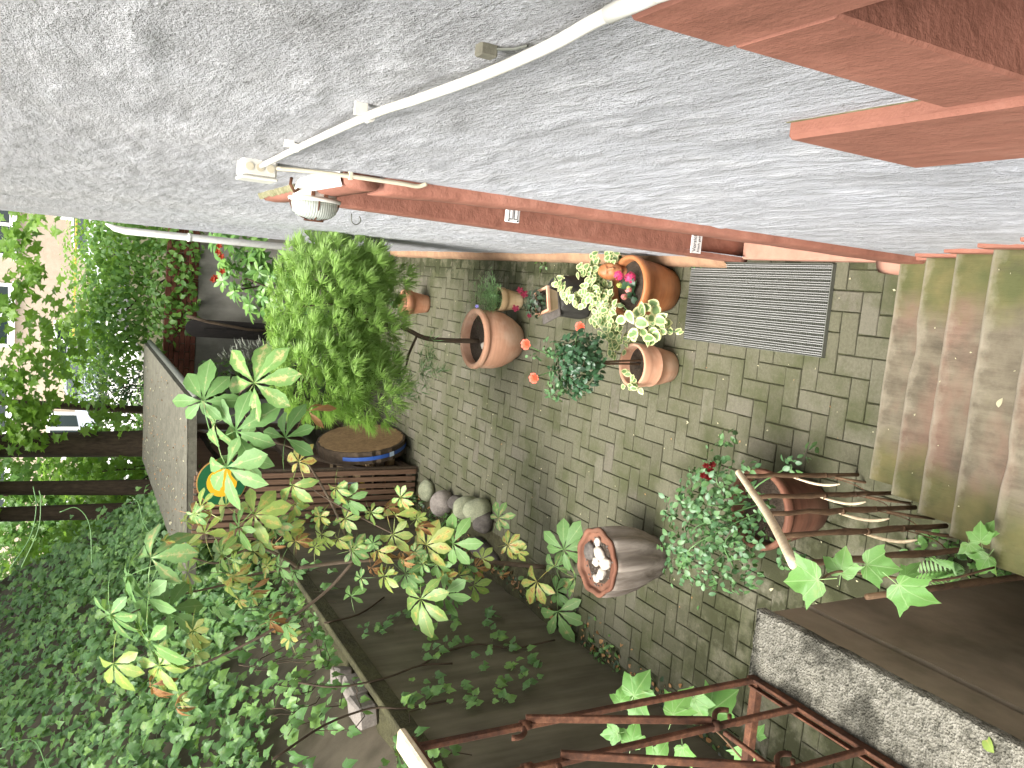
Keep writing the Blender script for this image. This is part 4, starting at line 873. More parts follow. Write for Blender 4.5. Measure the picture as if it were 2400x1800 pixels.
# ================================================================== WOOD STORE
ws = thing('wood_store', (-2.25, 8.6, 0), 'open wood store of brown slats under a grey slab roof', 'wood store')
WB = Vector((-2.25, 8.6, 0))
def wpart(name, a, b, m, ch=.003):
    q = MB(); q.box(Vector(a)-WB, Vector(b)-WB, ch); return q.build(name, m, ws)
xs0 = -1.975
for i in range(9):
    x = xs0-.03-i*.066
    q = MB(); q.box((-.0235, -.011, -1.09), (.0235, .011, 1.09), .003); o = q.build('slat', 'slat', ws); o.location = Vector((x, 7.93+random.uniform(-.003, .003), 1.13))-WB; o.rotation_euler = (0, random.gauss(0, .003), 0)
for z in (.10, 1.12, 2.10): wpart('rail', (-2.60, 7.945, z-.03), (-1.985, 7.985, z+.03), 'beam')
for x, y in ((-2.0, 8.0), (-2.58, 8.0), (-2.0, 10.4), (-2.58, 10.4), (-2.0, 12.8), (-2.58, 12.8)): wpart('post', (x-.035, y-.035, .0), (x+.035, y+.035, 2.19), 'beam')
for y0, y1 in ((8.037, 10.363), (10.437, 12.763)):
    for z in (.06, 1.15): wpart('side_beam', (-2.03, y0, z), (-1.97, y1, z+.07), 'beam')
q = MB(); q.box((-.02, -1.25, -.035), (.02, 1.25, .035), .003, Matrix.Rotation(rad(35), 4, 'X')); o = q.build('brace', 'beam', ws); o.location = Vector((-2.03, 9.2, 1.2))-WB
wpart('back_panel', (-2.66, 7.99, .0), (-2.63, 12.9, 2.15), 'slat')
V, F = grid_mesh(list(np.linspace(-3.0, -1.33, 24)), list(np.linspace(8.35, 13.5, 60)), lambda x, y: (x, y+.06*(x+1.3)*-1*0, 2.255+.006*fbm(x*3, y*3, 0)))
q = MB(); q.add([Vector((x, y-(x+1.33)*-.30, z))-WB for x, y, z in V], F); q.build('roof_slab', 'slab', ws, True)
q = MB(); q.add([Vector(p)-WB for p in ((-3.0, 8.352-.501, 2.17), (-1.332, 8.352, 2.17), (-1.332, 13.5, 2.17), (-3.0, 13.0, 2.17), (-3.0, 8.352-.501, 2.25), (-1.332, 8.352, 2.25), (-1.332, 13.5, 2.25), (-3.0, 13.0, 2.25))], [(0, 3, 2, 1), (0, 1, 5, 4), (1, 2, 6, 5), (2, 3, 7, 6), (3, 0, 4, 7)]); q.build('roof_edge', 'slab', ws)
q = MB(); q.tube([Vector((-1.31, 8.36, 2.18))-WB, Vector((-1.31, 13.5, 2.18))-WB], .035, 10); q.build('gutter', 'steel_d', ws, True)
# leaf litter on the roof
T = leaflet(1, .3, 1, 3, .2, .2); its = []
for i in range(420):
    x = random.uniform(-2.9, -1.4); y = random.uniform(8.1, 13)
    if random.random() > .35 and x > -2.1: continue
    its.append((T, place(T, Vector((x, y, 2.266)), Vector((random.gauss(0, .25), random.gauss(0, .25), 1)), rv(), random.uniform(.015, .04)), 'chest_b' if random.random() < .6 else 'petal'))
lit = thing('leaf_litter', (-2.1, 10, 2.26), 'dry leaf litter scattered over the wood store roof', 'leaves'); lit['kind'] = 'stuff'; foliage(lit, its)
# firewood inside
for i in range(26):
    q = MB(); L = random.uniform(.26, .34); r_ = random.uniform(.05, .085); n = random.choice((3, 4, 5)); q.tube([(0, 0, 0), (L, 0, 0)], r_, n)
    o = q.build('firewood', 'firewood' if i % 3 else 'bark', None); row, c_ = divmod(i, 9); o.location = (-2.36+random.uniform(0, .12), 8.16+c_*.16+random.uniform(-.03, .03), .20+row*.14); o.rotation_euler = (random.uniform(0, 3), 0, random.uniform(-.15, .15)); tag(o, 'split firewood log stacked inside the wood store', 'firewood', 'firewood in the wood store')
# log slice leaning outside
ls = thing('log_slice', (-1.70, 8.5, .0), 'round slice of tree trunk with bark, leaning against the wood store', 'log slice')
M = Matrix.Translation((-.06, 0, .465)) @ Matrix.Rotation(rad(-9), 4, 'Y') @ Matrix.Rotation(rad(-5), 4, 'Z')
def slab_(r0, x0, x1, n=64, wob=.02, sy=1.06):
    V = []; 
    for x in (x0, x1):
        for j in range(n):
            a = 2*math.pi*j/n; rr = r0*(1+wob*math.cos(3*a+1)+.012*math.cos(23*a)+.008*math.cos(37*a)); V.append(M @ Vector((x, rr*math.cos(a)*sy, rr*math.sin(a))))
    return V, [tuple(range(n-1, -1, -1)), tuple(range(n, 2*n))]+[(j, (j+1) % n, n+(j+1) % n, n+j) for j in range(n)]
q = MB(); q.add(*slab_(.462, -.13, .0)); q.build('bark', 'bark', ls)
q = MB(); q.add(*slab_(.440, -.02, .0035, wob=.018)); q.build('sawn_face', 'logcut', ls)
q = MB(); n = 26; V = []
for x in (-.085, -.045):
    for j in range(n+1):
        a = lerp(2.4, 4.35, j/n); V.append(M @ Vector((x, .474*math.cos(a)*1.06, .474*math.sin(a))))
q.add(V, [(j, j+1, n+2+j, n+1+j) for j in range(n)]); q.build('strap', 'strap', ls, True)
for a in (3.45, 4.45):
    q = MB(); V = [M @ Vector((x, .478*math.cos(t)*1.06, .478*math.sin(t))) for x in (-.09, -.04) for t in (a, a+.13)]; q.add(V, [(0, 1, 3, 2)]); q.build('strap_tag', 'tagw', ls)
# round sign on the slats
rs = thing('round_sign', (-2.05, 7.905, 1.98), 'round green and yellow enamel sign hanging on the wood store slats', 'sign')
for nm, r_, y, mm in (('rim', .225, 0, 'signo'), ('green_ring', .215, -.006, 'signg'), ('yellow_disc', .135, -.010, 'signy')):
    q = MB(); V, F = lathe([(r_, 0), (r_, .008), (.001, .0085)], 48); q.add([(v[0], -v[2]+y, v[1]) for v in V], F); q.build(nm, mm, rs)
# small things in the store
for nm, loc, s_, mm, lab in (('bag', (-2.21, 8.05, .55), (.10, .03, .035), 'yellowbar', 'yellow bag seen between the wood store slats'), ('bottle', (-2.13, 8.06, .62), (.04, .04, .10), 'tagw', 'pale blue bottle seen between the wood store slats')):
    q = MB(); q.lathe([(.001, 0), (s_[0]*.8, 0), (s_[0], s_[2]*.3), (s_[0]*.9, s_[2]*1.2), (s_[0]*.35, s_[2]*1.7), (s_[0]*.3, s_[2]*2), (.001, s_[2]*2.02)], 14); o = q.build(nm, mm, None, True); o.location = loc; tag(o, lab, nm)
hk2 = thing('ring_hook', (-1.97, 9.6, 1.28), 'small steel ring hook hanging in the open side of the wood store', 'hook')
q = MB(); q.tube([(0, .045*math.cos(t), .025*math.sin(t)) for t in np.linspace(0, 6.283, 18)], .007, 6); q.build('ring', 'steel', hk2, True); q = MB(); q.tube([(0, 0, -.025), (0, 0, -.14)], .006, 6); q.build('shank', 'steel_d', hk2)
# ================================================================== PLANTS
IMX, IMY = -U_, -R_                          # world directions of the photograph's right and down
def dir2(a): return IMX*math.cos(a)+IMY*math.sin(a)
# --- horse chestnut sapling in front of the retaining wall
sap = thing('chestnut_sapling', (-2.12, 5.28, 0), 'horse chestnut sapling with browning leaves against the retaining wall', 'sapling')
SPB = Vector((-2.12, 5.28, 0))
def branch(name, pts, r, par=None, k=5, m='sapling', base=None):
    q = MB(); pp = bez(pts, k); n = len(pp); rr = [lerp(r[0], r[1], i/(n-1)) for i in range(n)]
    q.tube([Vector(p)-(base if base is not None else SPB) for p in pp], rr, 8); return q.build(name, m, par or sap, True)
oy = on_y
trunk = [(-2.12, 5.28, -.02), oy(1150, 1318, 5.28), oy(1000, 1308, 5.28), oy(830, 1315, 5.28), oy(700, 1331, 5.28)]
branch('trunk', trunk, (.019, .013))
fork = oy(830, 1315, 5.28)
branch('branch', [fork, oy(800, 1230, 5.25), oy(755, 1140, 5.2), oy(700, 1060, 5.15), oy(640, 1035, 5.1)], (.0105, .005))
branch('branch', [fork, oy(760, 1390, 5.2), oy(640, 1475, 5.05), oy(500, 1545, 4.95), oy(430, 1570, 4.9)], (.012, .006))
branch('branch', [oy(700, 1331, 5.28), oy(660, 1305, 5.25), oy(605, 1284, 5.2), oy(540, 1302, 5.15), oy(500, 1320, 5.1), oy(400, 1290, 5.05)], (.012, .005))
branch('branch', [oy(700, 1331, 5.28), oy(600, 1345, 5.3), oy(520, 1372, 5.3), oy(400, 1400, 5.2), oy(300, 1440, 5.1)], (.011, .004))
branch('branch', [oy(640, 1035, 5.1), oy(590, 1000, 5.05), oy(560, 930, 5.0), oy(590, 900, 4.95)], (.005, .003))
branch('branch', [oy(640, 1035, 5.1), oy(560, 1060, 5.0), oy(520, 1090, 4.95)], (.005, .003))
branch('branch', [oy(930, 1255, 5.22), oy(860, 1220, 5.2), oy(760, 1165, 5.15), oy(700, 1120, 5.1)], (.006, .003))
branch('branch', [oy(1000, 1308, 5.28), oy(1060, 1290, 5.1), oy(1062, 1274, 5.0)], (.006, .003))
CH = [chestnut(7, 1, .25), chestnut(5, 2, .3), chestnut(7, 3, .4), chestnut(6, 4, .25), chestnut(5, 5, .55)]
CHB = [chestnut(5, 6, .5, 7, .7), chestnut(4, 7, .7, 7, .9), chestnut(5, 8, .4, 7, .5)]
LV = [ # x, y, radius px, kind, tip angle in the picture (deg, 0 = right, 90 = down), tilt, Y
 (596, 898, 128, 'g', -55, .1, 4.9), (552, 1010, 112, 'g', -35, .15, 4.9), (476, 940, 95, 'g', -100, .2, 5.0), (531, 1095, 118, 'g', 60, .15, 4.85), (504, 991, 88, 'g', 175, .2, 5.0), (560, 1060, 95, 'g', 20, .2, 4.95),
 (669, 1026, 88, 'g', -80, .3, 5.0), (723, 963, 62, 'b', -60, .3, 5.0), (700, 1082, 58, 'y', -100, .4, 5.1), (685, 1137, 62, 'y', 100, .3, 5.1), (814, 1168, 58, 'g', 30, .3, 5.15), (786, 1143, 46, 'y', 80, .4, 5.15),
 (596, 1206, 80, 'y', -20, .6, 5.1), (560, 1235, 70, 'g', 150, .6, 5.1), (354, 1308, 108, 'g', -70, .2, 4.95), (340, 1400, 105, 'g', 110, .7, 5.0), (300, 1350, 80, 'g', 160, .7, 5.0), (259, 1440, 92, 'g', 100, .8, 5.0), (348, 1503, 125, 'g', 110, .7, 4.85), (395, 1430, 85, 'g', -20, .5, 5.0),
 (373, 1560, 80, 'y', 60, .4, 4.85), (266, 1555, 82, 'y', 80, .8, 4.95), (452, 1478, 52, 'y', 90, .4, 4.9), (456, 1528, 50, 'y', -80, .4, 4.9), (633, 1455, 44, 'b', -10, .3, 5.05), (411, 1655, 50, 'b', 170, .7, 4.85), (355, 1605, 60, 'b', 100, .5, 4.85), (425, 1640, 30, 'y', 90, .5, 4.9),
 (869, 1201, 38, 'y', 60, .2, 5.2), (926, 1208, 54, 'y', -70, .4, 5.2), (905, 1190, 40, 'b', -100, .4, 5.2), (920, 1252, 54, 'y', 60, .4, 5.2), (999, 1277, 70, 'y', -30, .2, 5.1), (1062, 1274, 80, 'g', -30, .15, 5.0), (885, 1290, 48, 'y', 100, .4, 5.2), (940, 1290, 46, 'b', 30, .4, 5.2), (980, 1235, 40, 'b', -90, .4, 5.1),
 (986, 1404, 86, 'y', 80, .15, 5.0), (1040, 1391, 72, 'g', 40, .15, 5.0), (1110, 1372, 44, 'y', 40, .3, 5.1), (1024, 1321, 48, 'g', 90, .3, 5.1), (1075, 1350, 36, 'y', 20, .3, 5.1), (834, 1280, 30, 'y', 100, .3, 5.2), (900, 1350, 50, 'y', 110, .4, 5.1), (870, 1330, 40, 'b', 70, .5, 5.2), (950, 1345, 52, 'g', 20, .4, 5.1),
 (1258, 1363, 62, 'y', 130, .1, 5.0), (1321, 1288, 78, 'g', -60, .1, 4.9), (1348, 1354, 86, 'g', 20, .1, 4.85), (1301, 1329, 46, 'g', -100, .2, 5.0), (1303, 1385, 48, 'g', 30, .2, 5.0), (1307, 1433, 76, 'g', 70, .15, 4.85), (1190, 1277, 40, 'y', 0, .2, 5.1), (1168, 1214, 46, 'g', -40, .2, 5.1), (1113, 1330, 40, 'b', 10, .3, 5.1), (1176, 1347, 28, 'b', 100, .4, 5.1), (1130, 1310, 34, 'y', -60, .4, 5.1),
 (692, 1268, 38, 'y', -90, .5, 5.2), (611, 1268, 46, 'y', 0, .5, 5.15), (792, 1262, 36, 'y', 110, .3, 5.2), (809, 1215, 42, 'y', 40, .3, 5.2), (480, 1250, 62, 'y', -120, .5, 5.1), (520, 1300, 58, 'y', -160, .6, 5.1), (440, 1340, 66, 'y', 170, .5, 5.1), (545, 1350, 50, 'y', 90, .6, 5.2), (590, 1380, 46, 'b', 90, .6, 5.2), (510, 1420, 48, 'g', 110, .5, 5.1), (640, 1230, 44, 'g', 10, .5, 5.15), (470, 1190, 60, 'y', -150, .5, 5.05), (690, 1180, 40, 'y', 40, .4, 5.15), (750, 1210, 36, 'y', 120, .4, 5.2)]
rr_ = random.Random(5)
for i in range(26): LV.append((rr_.gauss(590, 120), rr_.gauss(1290, 75), rr_.uniform(26, 52), rr_.choice('yyygb'), rr_.uniform(0, 360), .5, rr_.uniform(5.0, 5.3)))
for i in range(22): LV.append((rr_.gauss(990, 90), rr_.gauss(1310, 50), rr_.uniform(22, 40), rr_.choice('yygb'), rr_.uniform(0, 360), .4, rr_.uniform(5.0, 5.25)))
items = []
for i, (x, y, rp, kd, an, tilt, Yd) in enumerate(LV):
    P = oy(x, y, Yd); s_ = rp*depth(P)/FPX*1.08; N = (-ray(x, y).normalized()*.75+Vector((0, 0, .75))+rv(.12)+dir2(rad(an))*tilt*.9).normalized()
    T = CHB[i % 3] if kd == 'b' else CH[i % 5]; items.append((T, place(T, P, N, dir2(rad(an))-Vector((0, 0, .25)), s_), {'g': 'chest_g', 'y': 'chest_y', 'b': 'chest_b'}[kd]))
foliage(sap, items, 300)
# --- creeper with big lobed leaves: on the iron rail and on the rustic rail
CR = [lobed(CREEP, .14, s) for s in range(4)]
def creeper(name, label, L, Yd, stem):
    t = thing(name, on_y(L[0][0], L[0][1], Yd), label, 'vine'); b0 = Vector(t.location); its = []
    for i, (x, y, rp, an, yo) in enumerate(L):
        P = on_y(x, y, Yd+yo); s_ = rp*depth(P)/FPX*1.15; N = -ray(x, y).normalized()*.6+Vector((0, 0, .6))+rv(.22); A = dir2(rad(an))
        its.append((CR[i % 4], place(None, P-A*s_*.45, N, A, s_), 'creeper'))
    foliage(t, its, 300); q = MB(); q.tube([Vector(p)-b0 for p in bez([on_y(*p) for p in stem], 6)], .0035, 6); q.build('stem', 'twig', t, True)
creeper('creeper_vine', 'creeper with large light green lobed leaves on the iron guard rail', [(1590, 1645, 62, -70, -.03), (1500, 1605, 55, -60, .0), (1452, 1630, 32, -100, .05), (1490, 1665, 42, 100, .03), (1690, 1648, 66, -40, .06), (1640, 1660, 50, 60, .08), (1483, 1722, 44, -80, .03), (1547, 1765, 42, -60, .0), (1430, 1722, 34, 170, .06), (1737, 1782, 42, 120, .03), (1780, 1715, 26, -60, .06), (1610, 1770, 40, 60, .1)], 1.82, [(1750, 1790, 1.85), (1660, 1700, 1.83), (1560, 1690, 1.8), (1440, 1690, 1.83)])
creeper('creeper_vine', 'creeper with large lobed leaves between the rustic railing and the parapet', [(1880, 1362, 72, 175, .06), (1975, 1318, 52, -80, .06), (2061, 1328, 58, 10, .0), (2143, 1386, 76, 20, -.1), (2133, 1335, 40, -60, .1), (2296, 1250, 38, -100, .0), (2318, 1240, 30, -60, .0), (2301, 1323, 42, 130, .0), (2280, 1290, 34, 60, .05)], 1.42, [(2330, 1330, 1.38), (2200, 1360, 1.40), (2060, 1350, 1.44), (1960, 1340, 1.48), (1900, 1380, 1.5)])
# fern and weeds in the gap beside the stair
fn = thing('fern', on_z(2250, 1340, .02), 'small bright fern growing in the gap beside the stair', 'fern'); its = []; FL = leaflet(1, .105, .9, 4, .1, .25); fb = Vector(fn.location)
for k, (dx, dy, L) in enumerate(((-.02, .10, .30), (.06, .02, .24), (-.10, -.02, .26), (.02, -.08, .22), (-.05, .05, .2))):
    for j in range(15):
        t = j/14; P = fb+Vector((dx*t, dy*t, L*t*(1-.35*t)))
        for sg_ in (-1, 1): its.append((FL, place(None, P, Vector((-.3, -.5, 1)), Vector((sg_, .35, .05)) if abs(dy) > abs(dx) else Vector((.35, sg_, .05)), .045*math.sin(math.pi*(.12+.85*t))+.006), 'fern'))
foliage(fn, its, 150)
def weeds(label, pts, n, s0, s1, m='moss', cat='weeds', name='weed', T=None, zr=.04):
    T = T or leaflet(1, .32, .9, 3, .15, .3); its = []; c = sum((Vector(p) for p in pts), Vector())/len(pts); t = thing(name, c, label, cat)
    for p in pts:
        for i in range(n): a = random.uniform(0, 6.28); its.append((T, place(None, Vector(p)+Vector((random.gauss(0, .03), random.gauss(0, .03), random.uniform(0, zr))), Vector((math.cos(a)*.5, math.sin(a)*.5, 1)), Vector((math.cos(a), math.sin(a), .3)), random.uniform(s0, s1)), m))
    foliage(t, its, 40)
weeds('green weeds rooted where the door jamb meets the doormat', [on_z(1600, 612), on_z(1625, 610), on_z(1640, 608)], 12, .02, .05)
weeds('small weeds along the foot of the house wall between the pots', [on_z(1280, 617), on_z(1265, 616)], 10, .02, .05)
weeds('weeds and seedlings in the gap between stair and parapet', [on_z(2180, 1270), on_z(2230, 1290), on_z(2290, 1310), on_z(2340, 1340), on_z(2150, 1290)], 16, .02, .05)
weeds('ivy seedlings creeping onto the pavers at the retaining wall', [on_z(1390, 1505), on_z(1420, 1530), on_z(1440, 1520), on_z(1400, 1545)], 9, .03, .055, 'ivy')
weeds('small weeds among the boulders by the wood store', [on_z(1000, 1185), on_z(1060, 1205), on_z(1090, 1235), on_z(985, 1170), on_z(1025, 1215)], 30, .02, .05, 'moss', zr=.12)
# --- ivy on the upper wall, spilling over
iv = thing('ivy', (-2.8, 6, 1.5), 'dense ivy covering the upper garden wall and hanging over its foot', 'ivy'); IV = [lobed(IVYP, .2, s) for s in range(5)]; its = []
def top_z(y):
    for (ya, za), (yb, zb) in zip(IVY_PROF, IVY_PROF[1:]):
        if ya <= y <= yb: return lerp(za, zb, (y-ya)/(yb-ya))
    return 1.9
cnt = 0
while cnt < 14500:
    y = random.uniform(2.4, 11.4); zt = top_z(y); z = random.uniform(1.55, zt+.06)
    if z > zt-.30 and 7.0 < y < 9.2 and random.random() < .6: continue
    edge = 2.05+.28*fbm(y*1.1, 3, 0)+(.16 if y < 6.2 else -.30)
    if z < edge and random.random() > .22*max(0, 1-(edge-z)*1.6): continue
    P = slant((-2.82, y, z)); thick = .22*(.5+fbm(P.y*.9, P.z*.9, 7))+.10; h = abs(random.gauss(0, 1))*max(.03, thick)*.5
    N = Vector((.45, -.35, 1.))+rv(.38); its.append((random.choice(IV), place(None, P+Vector((.65, 0, .75))*h, N, Vector((random.gauss(.6, .4), random.gauss(-.2, .5), -.7)), random.uniform(.045, .105)), 'ivy')); cnt += 1
strands = []
for k in range(46):                                           # runners hanging over both walls
    y = random.uniform(3.2, 8.0); x = -2.74; z = random.uniform(1.8, 2.2); pts = []
    low = random.uniform(.35, 1.35) if y < 7 else random.uniform(.9, 1.4); over = random.random() < .62
    n = random.randint(5, 14)
    for j in range(n):
        pts.append(Vector((x, y, z))); y += random.gauss(.02, .05)
        if z > 1.66 or not over: z -= random.uniform(.03, .10); x += random.uniform(0, .012) if z > 1.7 else 0
        else: x = min(-2.462, x+.06); z -= random.uniform(.04, .09) if x > -2.5 else random.uniform(-.02, .01)
        if not over and z < 1.62: z = 1.62; x = min(x+.02, -2.5)
    strands.append(pts)
    for p in pts[1:]:
        if random.random() < .8: its.append((random.choice(IV), place(None, p+rv(.012)+Vector((.02, 0, 0)), Vector((.8, -.35, .5))+rv(.3), Vector((0, random.gauss(0, .6), -1)), random.uniform(.04, .08)), 'ivy'))
for px, py in ((1010, 1530), (1060, 1500), (1130, 1540), (1150, 1490), (1200, 1500), (1240, 1555), (1225, 1600), (1180, 1635), (1100, 1610), (1090, 1650), (960, 1640), (990, 1620), (1030, 1600), (930, 1440), (900, 1480), (865, 1470), (1170, 1580), (1215, 1540), (1150, 1450), (1060, 1455), (1000, 1480)):
    for k in range(5):
        P = on_x(px+random.gauss(0, 14), py+random.gauss(0, 14), -2.46); its.append((random.choice(IV), place(None, P, Vector((.8, -.35, .6))+rv(.25), Vector((0, random.gauss(0, .6), -1)), random.uniform(.035, .07)), 'ivy'))
for px, py in ((700, 1180), (740, 1210), (720, 1225), (770, 1235), (690, 1235), (640, 1215), (660, 1250), (760, 1255)):
    for k in range(4): P = on_y(px+random.gauss(0, 8), py+random.gauss(0, 8), 7.7); its.append((random.choice(IV), place(None, P, Vector((.4, -.7, .6))+rv(.25), Vector((0, 0, -1))+rv(.4), random.uniform(.04, .06)), 'ivy'))
foliage(iv, its, 300)
ib = Vector(iv.location)
for pts in strands: q = MB(); q.tube([p-ib for p in pts], .003, 5); q.build('stem', 'bark', iv, True)
for pl in ([(700, 1600), (790, 1610), (900, 1590), (985, 1560), (1060, 1555)], [(985, 1560), (1040, 1530), (1120, 1510), (1200, 1520), (1300, 1500)], [(640, 1780), (760, 1700), (870, 1660), (950, 1660), (1060, 1640)], [(760, 1460), (840, 1440), (900, 1400)]): q = MB(); q.tube([p-ib for p in bez([on_x(x, y, -2.475) for x, y in pl], 4)], .007, 6); q.build('stem', 'bark', iv, True)
# pale shoots reaching up from the wall top
for pl in ([(420, 1310, 6.2), (345, 1240, 6.3), (325, 1180, 6.3), (310, 1165, 6.3)], [(25, 1330, 6.0), (70, 1260, 6.0), (85, 1190, 6.0), (78, 1140, 6.0)], [(50, 1330, 6.0), (90, 1240, 6.0), (95, 1170, 6.0), (92, 1150, 6.0)], [(215, 1320, 6.0), (210, 1230, 6.0), (180, 1190, 6.0), (140, 1200, 6.0)], [(110, 1800, 5), (85, 1740, 5), (50, 1735, 5), (0, 1755, 5)]): q = MB(); q.tube([p-ib for p in bez([on_y(*p) for p in pl], 5)], .0035, 5); q.build('shoot', 'herb', iv, True)
# --- feathery shrub in the bellied pot
fs = thing('feathery_shrub', P_round+Vector((0, .02, .33)), 'bright green feathery shrub on a crooked stem in the bellied pot', 'shrub'); FB = Vector(fs.location)
q = MB(); stem = bez([FB+Vector((-.02, 0, -.02)), on_y(1010, 795, 6.05), on_y(960, 775, 6.05), on_y(935, 765, 6.06), on_y(890, 760, 6.08), on_y(830, 740, 6.1)], 5); q.tube([p-FB for p in stem], [lerp(.020, .013, i/(len(stem)-1)) for i in range(len(stem))], 9); q.build('stem', 'bark', fs, True)
q = MB(); q.tube([p-FB for p in bez([on_y(978, 785, 6.05), on_y(958, 830, 6.0), on_y(950, 860, 5.95), on_y(925, 885, 5.92)], 5)], [.010]*8+[.006]*8, 7); q.build('branch', 'bark', fs, True)
for tx, ty in ((760, 640), (740, 800), (700, 720), (800, 860), (790, 620)):
    q = MB(); q.tube([p-FB for p in bez([stem[-1], stem[-1].lerp(on_y(tx, ty, 6.1), .5)+rv(.04), on_y(tx, ty, 6.1)], 5)], .006, 6); q.build('branch', 'bark', fs, True)
BL = leaflet(1, .033, 1., 2, .1, .3)
def tuft(P, out, n, L, its, m, spread=.9):
    for i in range(n):
        d = (out+rv(spread*.55)).normalized(); its.append((BL, place(None, P+d*L*.1*random.random(), frame_of(d)[0]+Vector((0, 0, .9)), d, L*random.uniform(.6, 1.1)), m))
its = []
cc = [((-.30, 6.15, 1.60), (.52, .50, .42), 560), ((-.72, 6.05, 1.62), (.40, .45, .38), 390), ((.0, 6.15, 1.52), (.27, .40, .42), 230), ((-.85, 5.95, 1.28), (.30, .32, .26), 150), ((-.40, 6.05, 1.32), (.42, .35, .28), 160), ((-.02, 6.1, 1.20), (.2, .3, .22), 60)]
for c_, r_, n in cc:
    for i in range(n):
        P, out = ellip(c_, r_, .85)
        if out.y > .6 and random.random() < .6: continue
        tuft(P, (out+Vector((0, 0, .15))).normalized(), 32, random.uniform(.075, .125), its, 'feather')
for px, py, n in ((1000, 850, 9), (985, 880, 12), (960, 915, 12), (1010, 815, 7), (930, 930, 10), (1020, 870, 7), (945, 890, 8)):
    for i in range(n): tuft(on_y(px+random.gauss(0, 14), py+random.gauss(0, 14), 5.95+random.gauss(0, .05)), Vector((random.gauss(0, .6), random.gauss(0, .5), -.2)), 9, .085, its, 'herb')
foliage(fs, its, 0)
# --- generic bits
def flower(P, N, r_, m, its_mesh, rings=3, n=7, cup=.5):
    q = its_mesh; N = Vector(N).normalized(); x, y = frame_of(N)
    for k in range(rings):
        rr = r_*(1-.27*k); up = r_*.22*k
        for i in range(n-k):
            a = 2*math.pi*(i+.5*k)/(n-k)+random.uniform(-.15, .15); d = x*math.cos(a)+y*math.sin(a); t_ = N.cross(d); w_ = rr*.62
            p0 = P+N*up; p1 = P+N*(up+rr*cup*.35)+d*rr*.55; p2 = P+N*(up+rr*cup*(.45+.2*k))+d*rr
            q.add([p0-t_*w_*.15, p0+t_*w_*.15, p1+t_*w_*.55, p2+t_*w_*.36, p2-t_*w_*.36, p1-t_*w_*.55], [(0, 1, 2, 5), (5, 2, 3, 4)])
RL = [leaflet(1, .34, .85, 4, .2, .2), leaflet(1, .30, .9, 4, .3, .3)]
def leaf_ball(its, c_, r_, n, s0, s1, m, T=None, shell=.7, up=.5, droop=.2):
    for i in range(n):
        P, out = ellip(c_, r_, shell); N = out*.7+Vector((0, -.15, up))+rv(.35); its.append((random.choice(T or RL), place(None, P, N, out+rv(.5)-Vector((0, 0, droop)), random.uniform(s0, s1)), m))
# --- standard rose
sr = thing('standard_rose', P_std+Vector((0, 0, .22)), 'standard rose with dark round head and orange-red blooms', 'rose'); b0 = Vector(sr.location); its = []
hc = on_y(1350, 855, 4.08)
for dx in (-.012, .012):
    q = MB(); q.tube([p-b0 for p in bez([P_std+Vector((dx+.02, 0, .20)), P_std+Vector((dx*.6+.01, .01, .42)), hc+Vector((dx*.3, 0, -.05))], 5)], .0065, 7); q.build('stem', 'twig', sr, True)
leaf_ball(its, hc, (.19, .17, .15), 620, .026, .048, 'rose', shell=.75); leaf_ball(its, on_y(1290, 815, 4.1), (.05, .05, .06), 35, .02, .035, 'rose2'); leaf_ball(its, on_y(1300, 905, 4.05), (.08, .06, .05), 50, .025, .042, 'rose2'); leaf_ball(its, on_y(1390, 800, 4.05), (.05, .05, .06), 30, .02, .035, 'rose'); leaf_ball(its, on_y(1255, 835, 4.1), (.02, .02, .05), 10, .02, .03, 'rose2')
foliage(sr, its, 120)
for px, py in ((1233, 807), (1360, 766), (1252, 886)):
    F_c = on_y(px, py, 4.1); q = MB(); q.tube([p-b0 for p in arc(hc.lerp(F_c, .3), F_c, (0, 0, .02))], .003, 6); q.build('flower_stalk', 'herb', sr, True); q = MB(); flower(F_c-b0, Vector((-.1, -.5, .8)), .031, 'p_orange', q, 4, 8); q.build('bloom', 'p_orange', sr, True)
# --- rose bush by the stair
rb = thing('rose_bush', P_rose+Vector((0, 0, .28)), 'bushy rose with bluish leaves and a dark red bloom beside the stair railing', 'rose'); b0 = Vector(rb.location); its = []
cl = [(1660, 1170, 2.95, .16, 170), (1620, 1250, 3.0, .17, 170), (1700, 1230, 2.95, .15, 130), (1650, 1310, 3.0, .15, 120), (1720, 1330, 2.9, .13, 80), (1600, 1180, 3.05, .10, 55), (1690, 1120, 2.95, .10, 55), (1760, 1180, 2.85, .10, 45), (1800, 1250, 2.8, .09, 30), (1590, 1340, 3.1, .08, 25), (1680, 1060, 2.95, .06, 22), (1700, 1030, 2.95, .045, 14), (1640, 1110, 3.0, .06, 24), (1850, 1310, 2.7, .07, 20), (1760, 1100, 2.85, .05, 12), (1855, 1090, 2.75, .05, 14), (1900, 1060, 2.75, .03, 8), (1740, 1270, 2.85, .12, 60), (1735, 1370, 2.9, .06, 12), (1560, 1290, 3.1, .05, 10), (1650, 1380, 3.0, .06, 10)]
for px, py, Yd, r_, n in cl: leaf_ball(its, on_y(px, py, Yd), (r_, r_, r_*.8), n, .022, .045, 'rose2', up=.7)
foliage(rb, its, 220)
for px, py, Yd in ((1660, 1170, 2.95), (1620, 1250, 3.0), (1650, 1310, 3.0), (1690, 1080, 2.95), (1855, 1090, 2.75), (1720, 1330, 2.9), (1590, 1340, 3.1)):
    e_ = on_y(px, py, Yd); q = MB(); q.tube([p-b0 for p in bez([P_rose+Vector((random.gauss(0, .04), random.gauss(0, .04), .27)), P_rose.lerp(e_, .5)+Vector((0, 0, .30)), e_], 5)], .004, 6); q.build('cane', 'herb', rb, True)
q = MB()
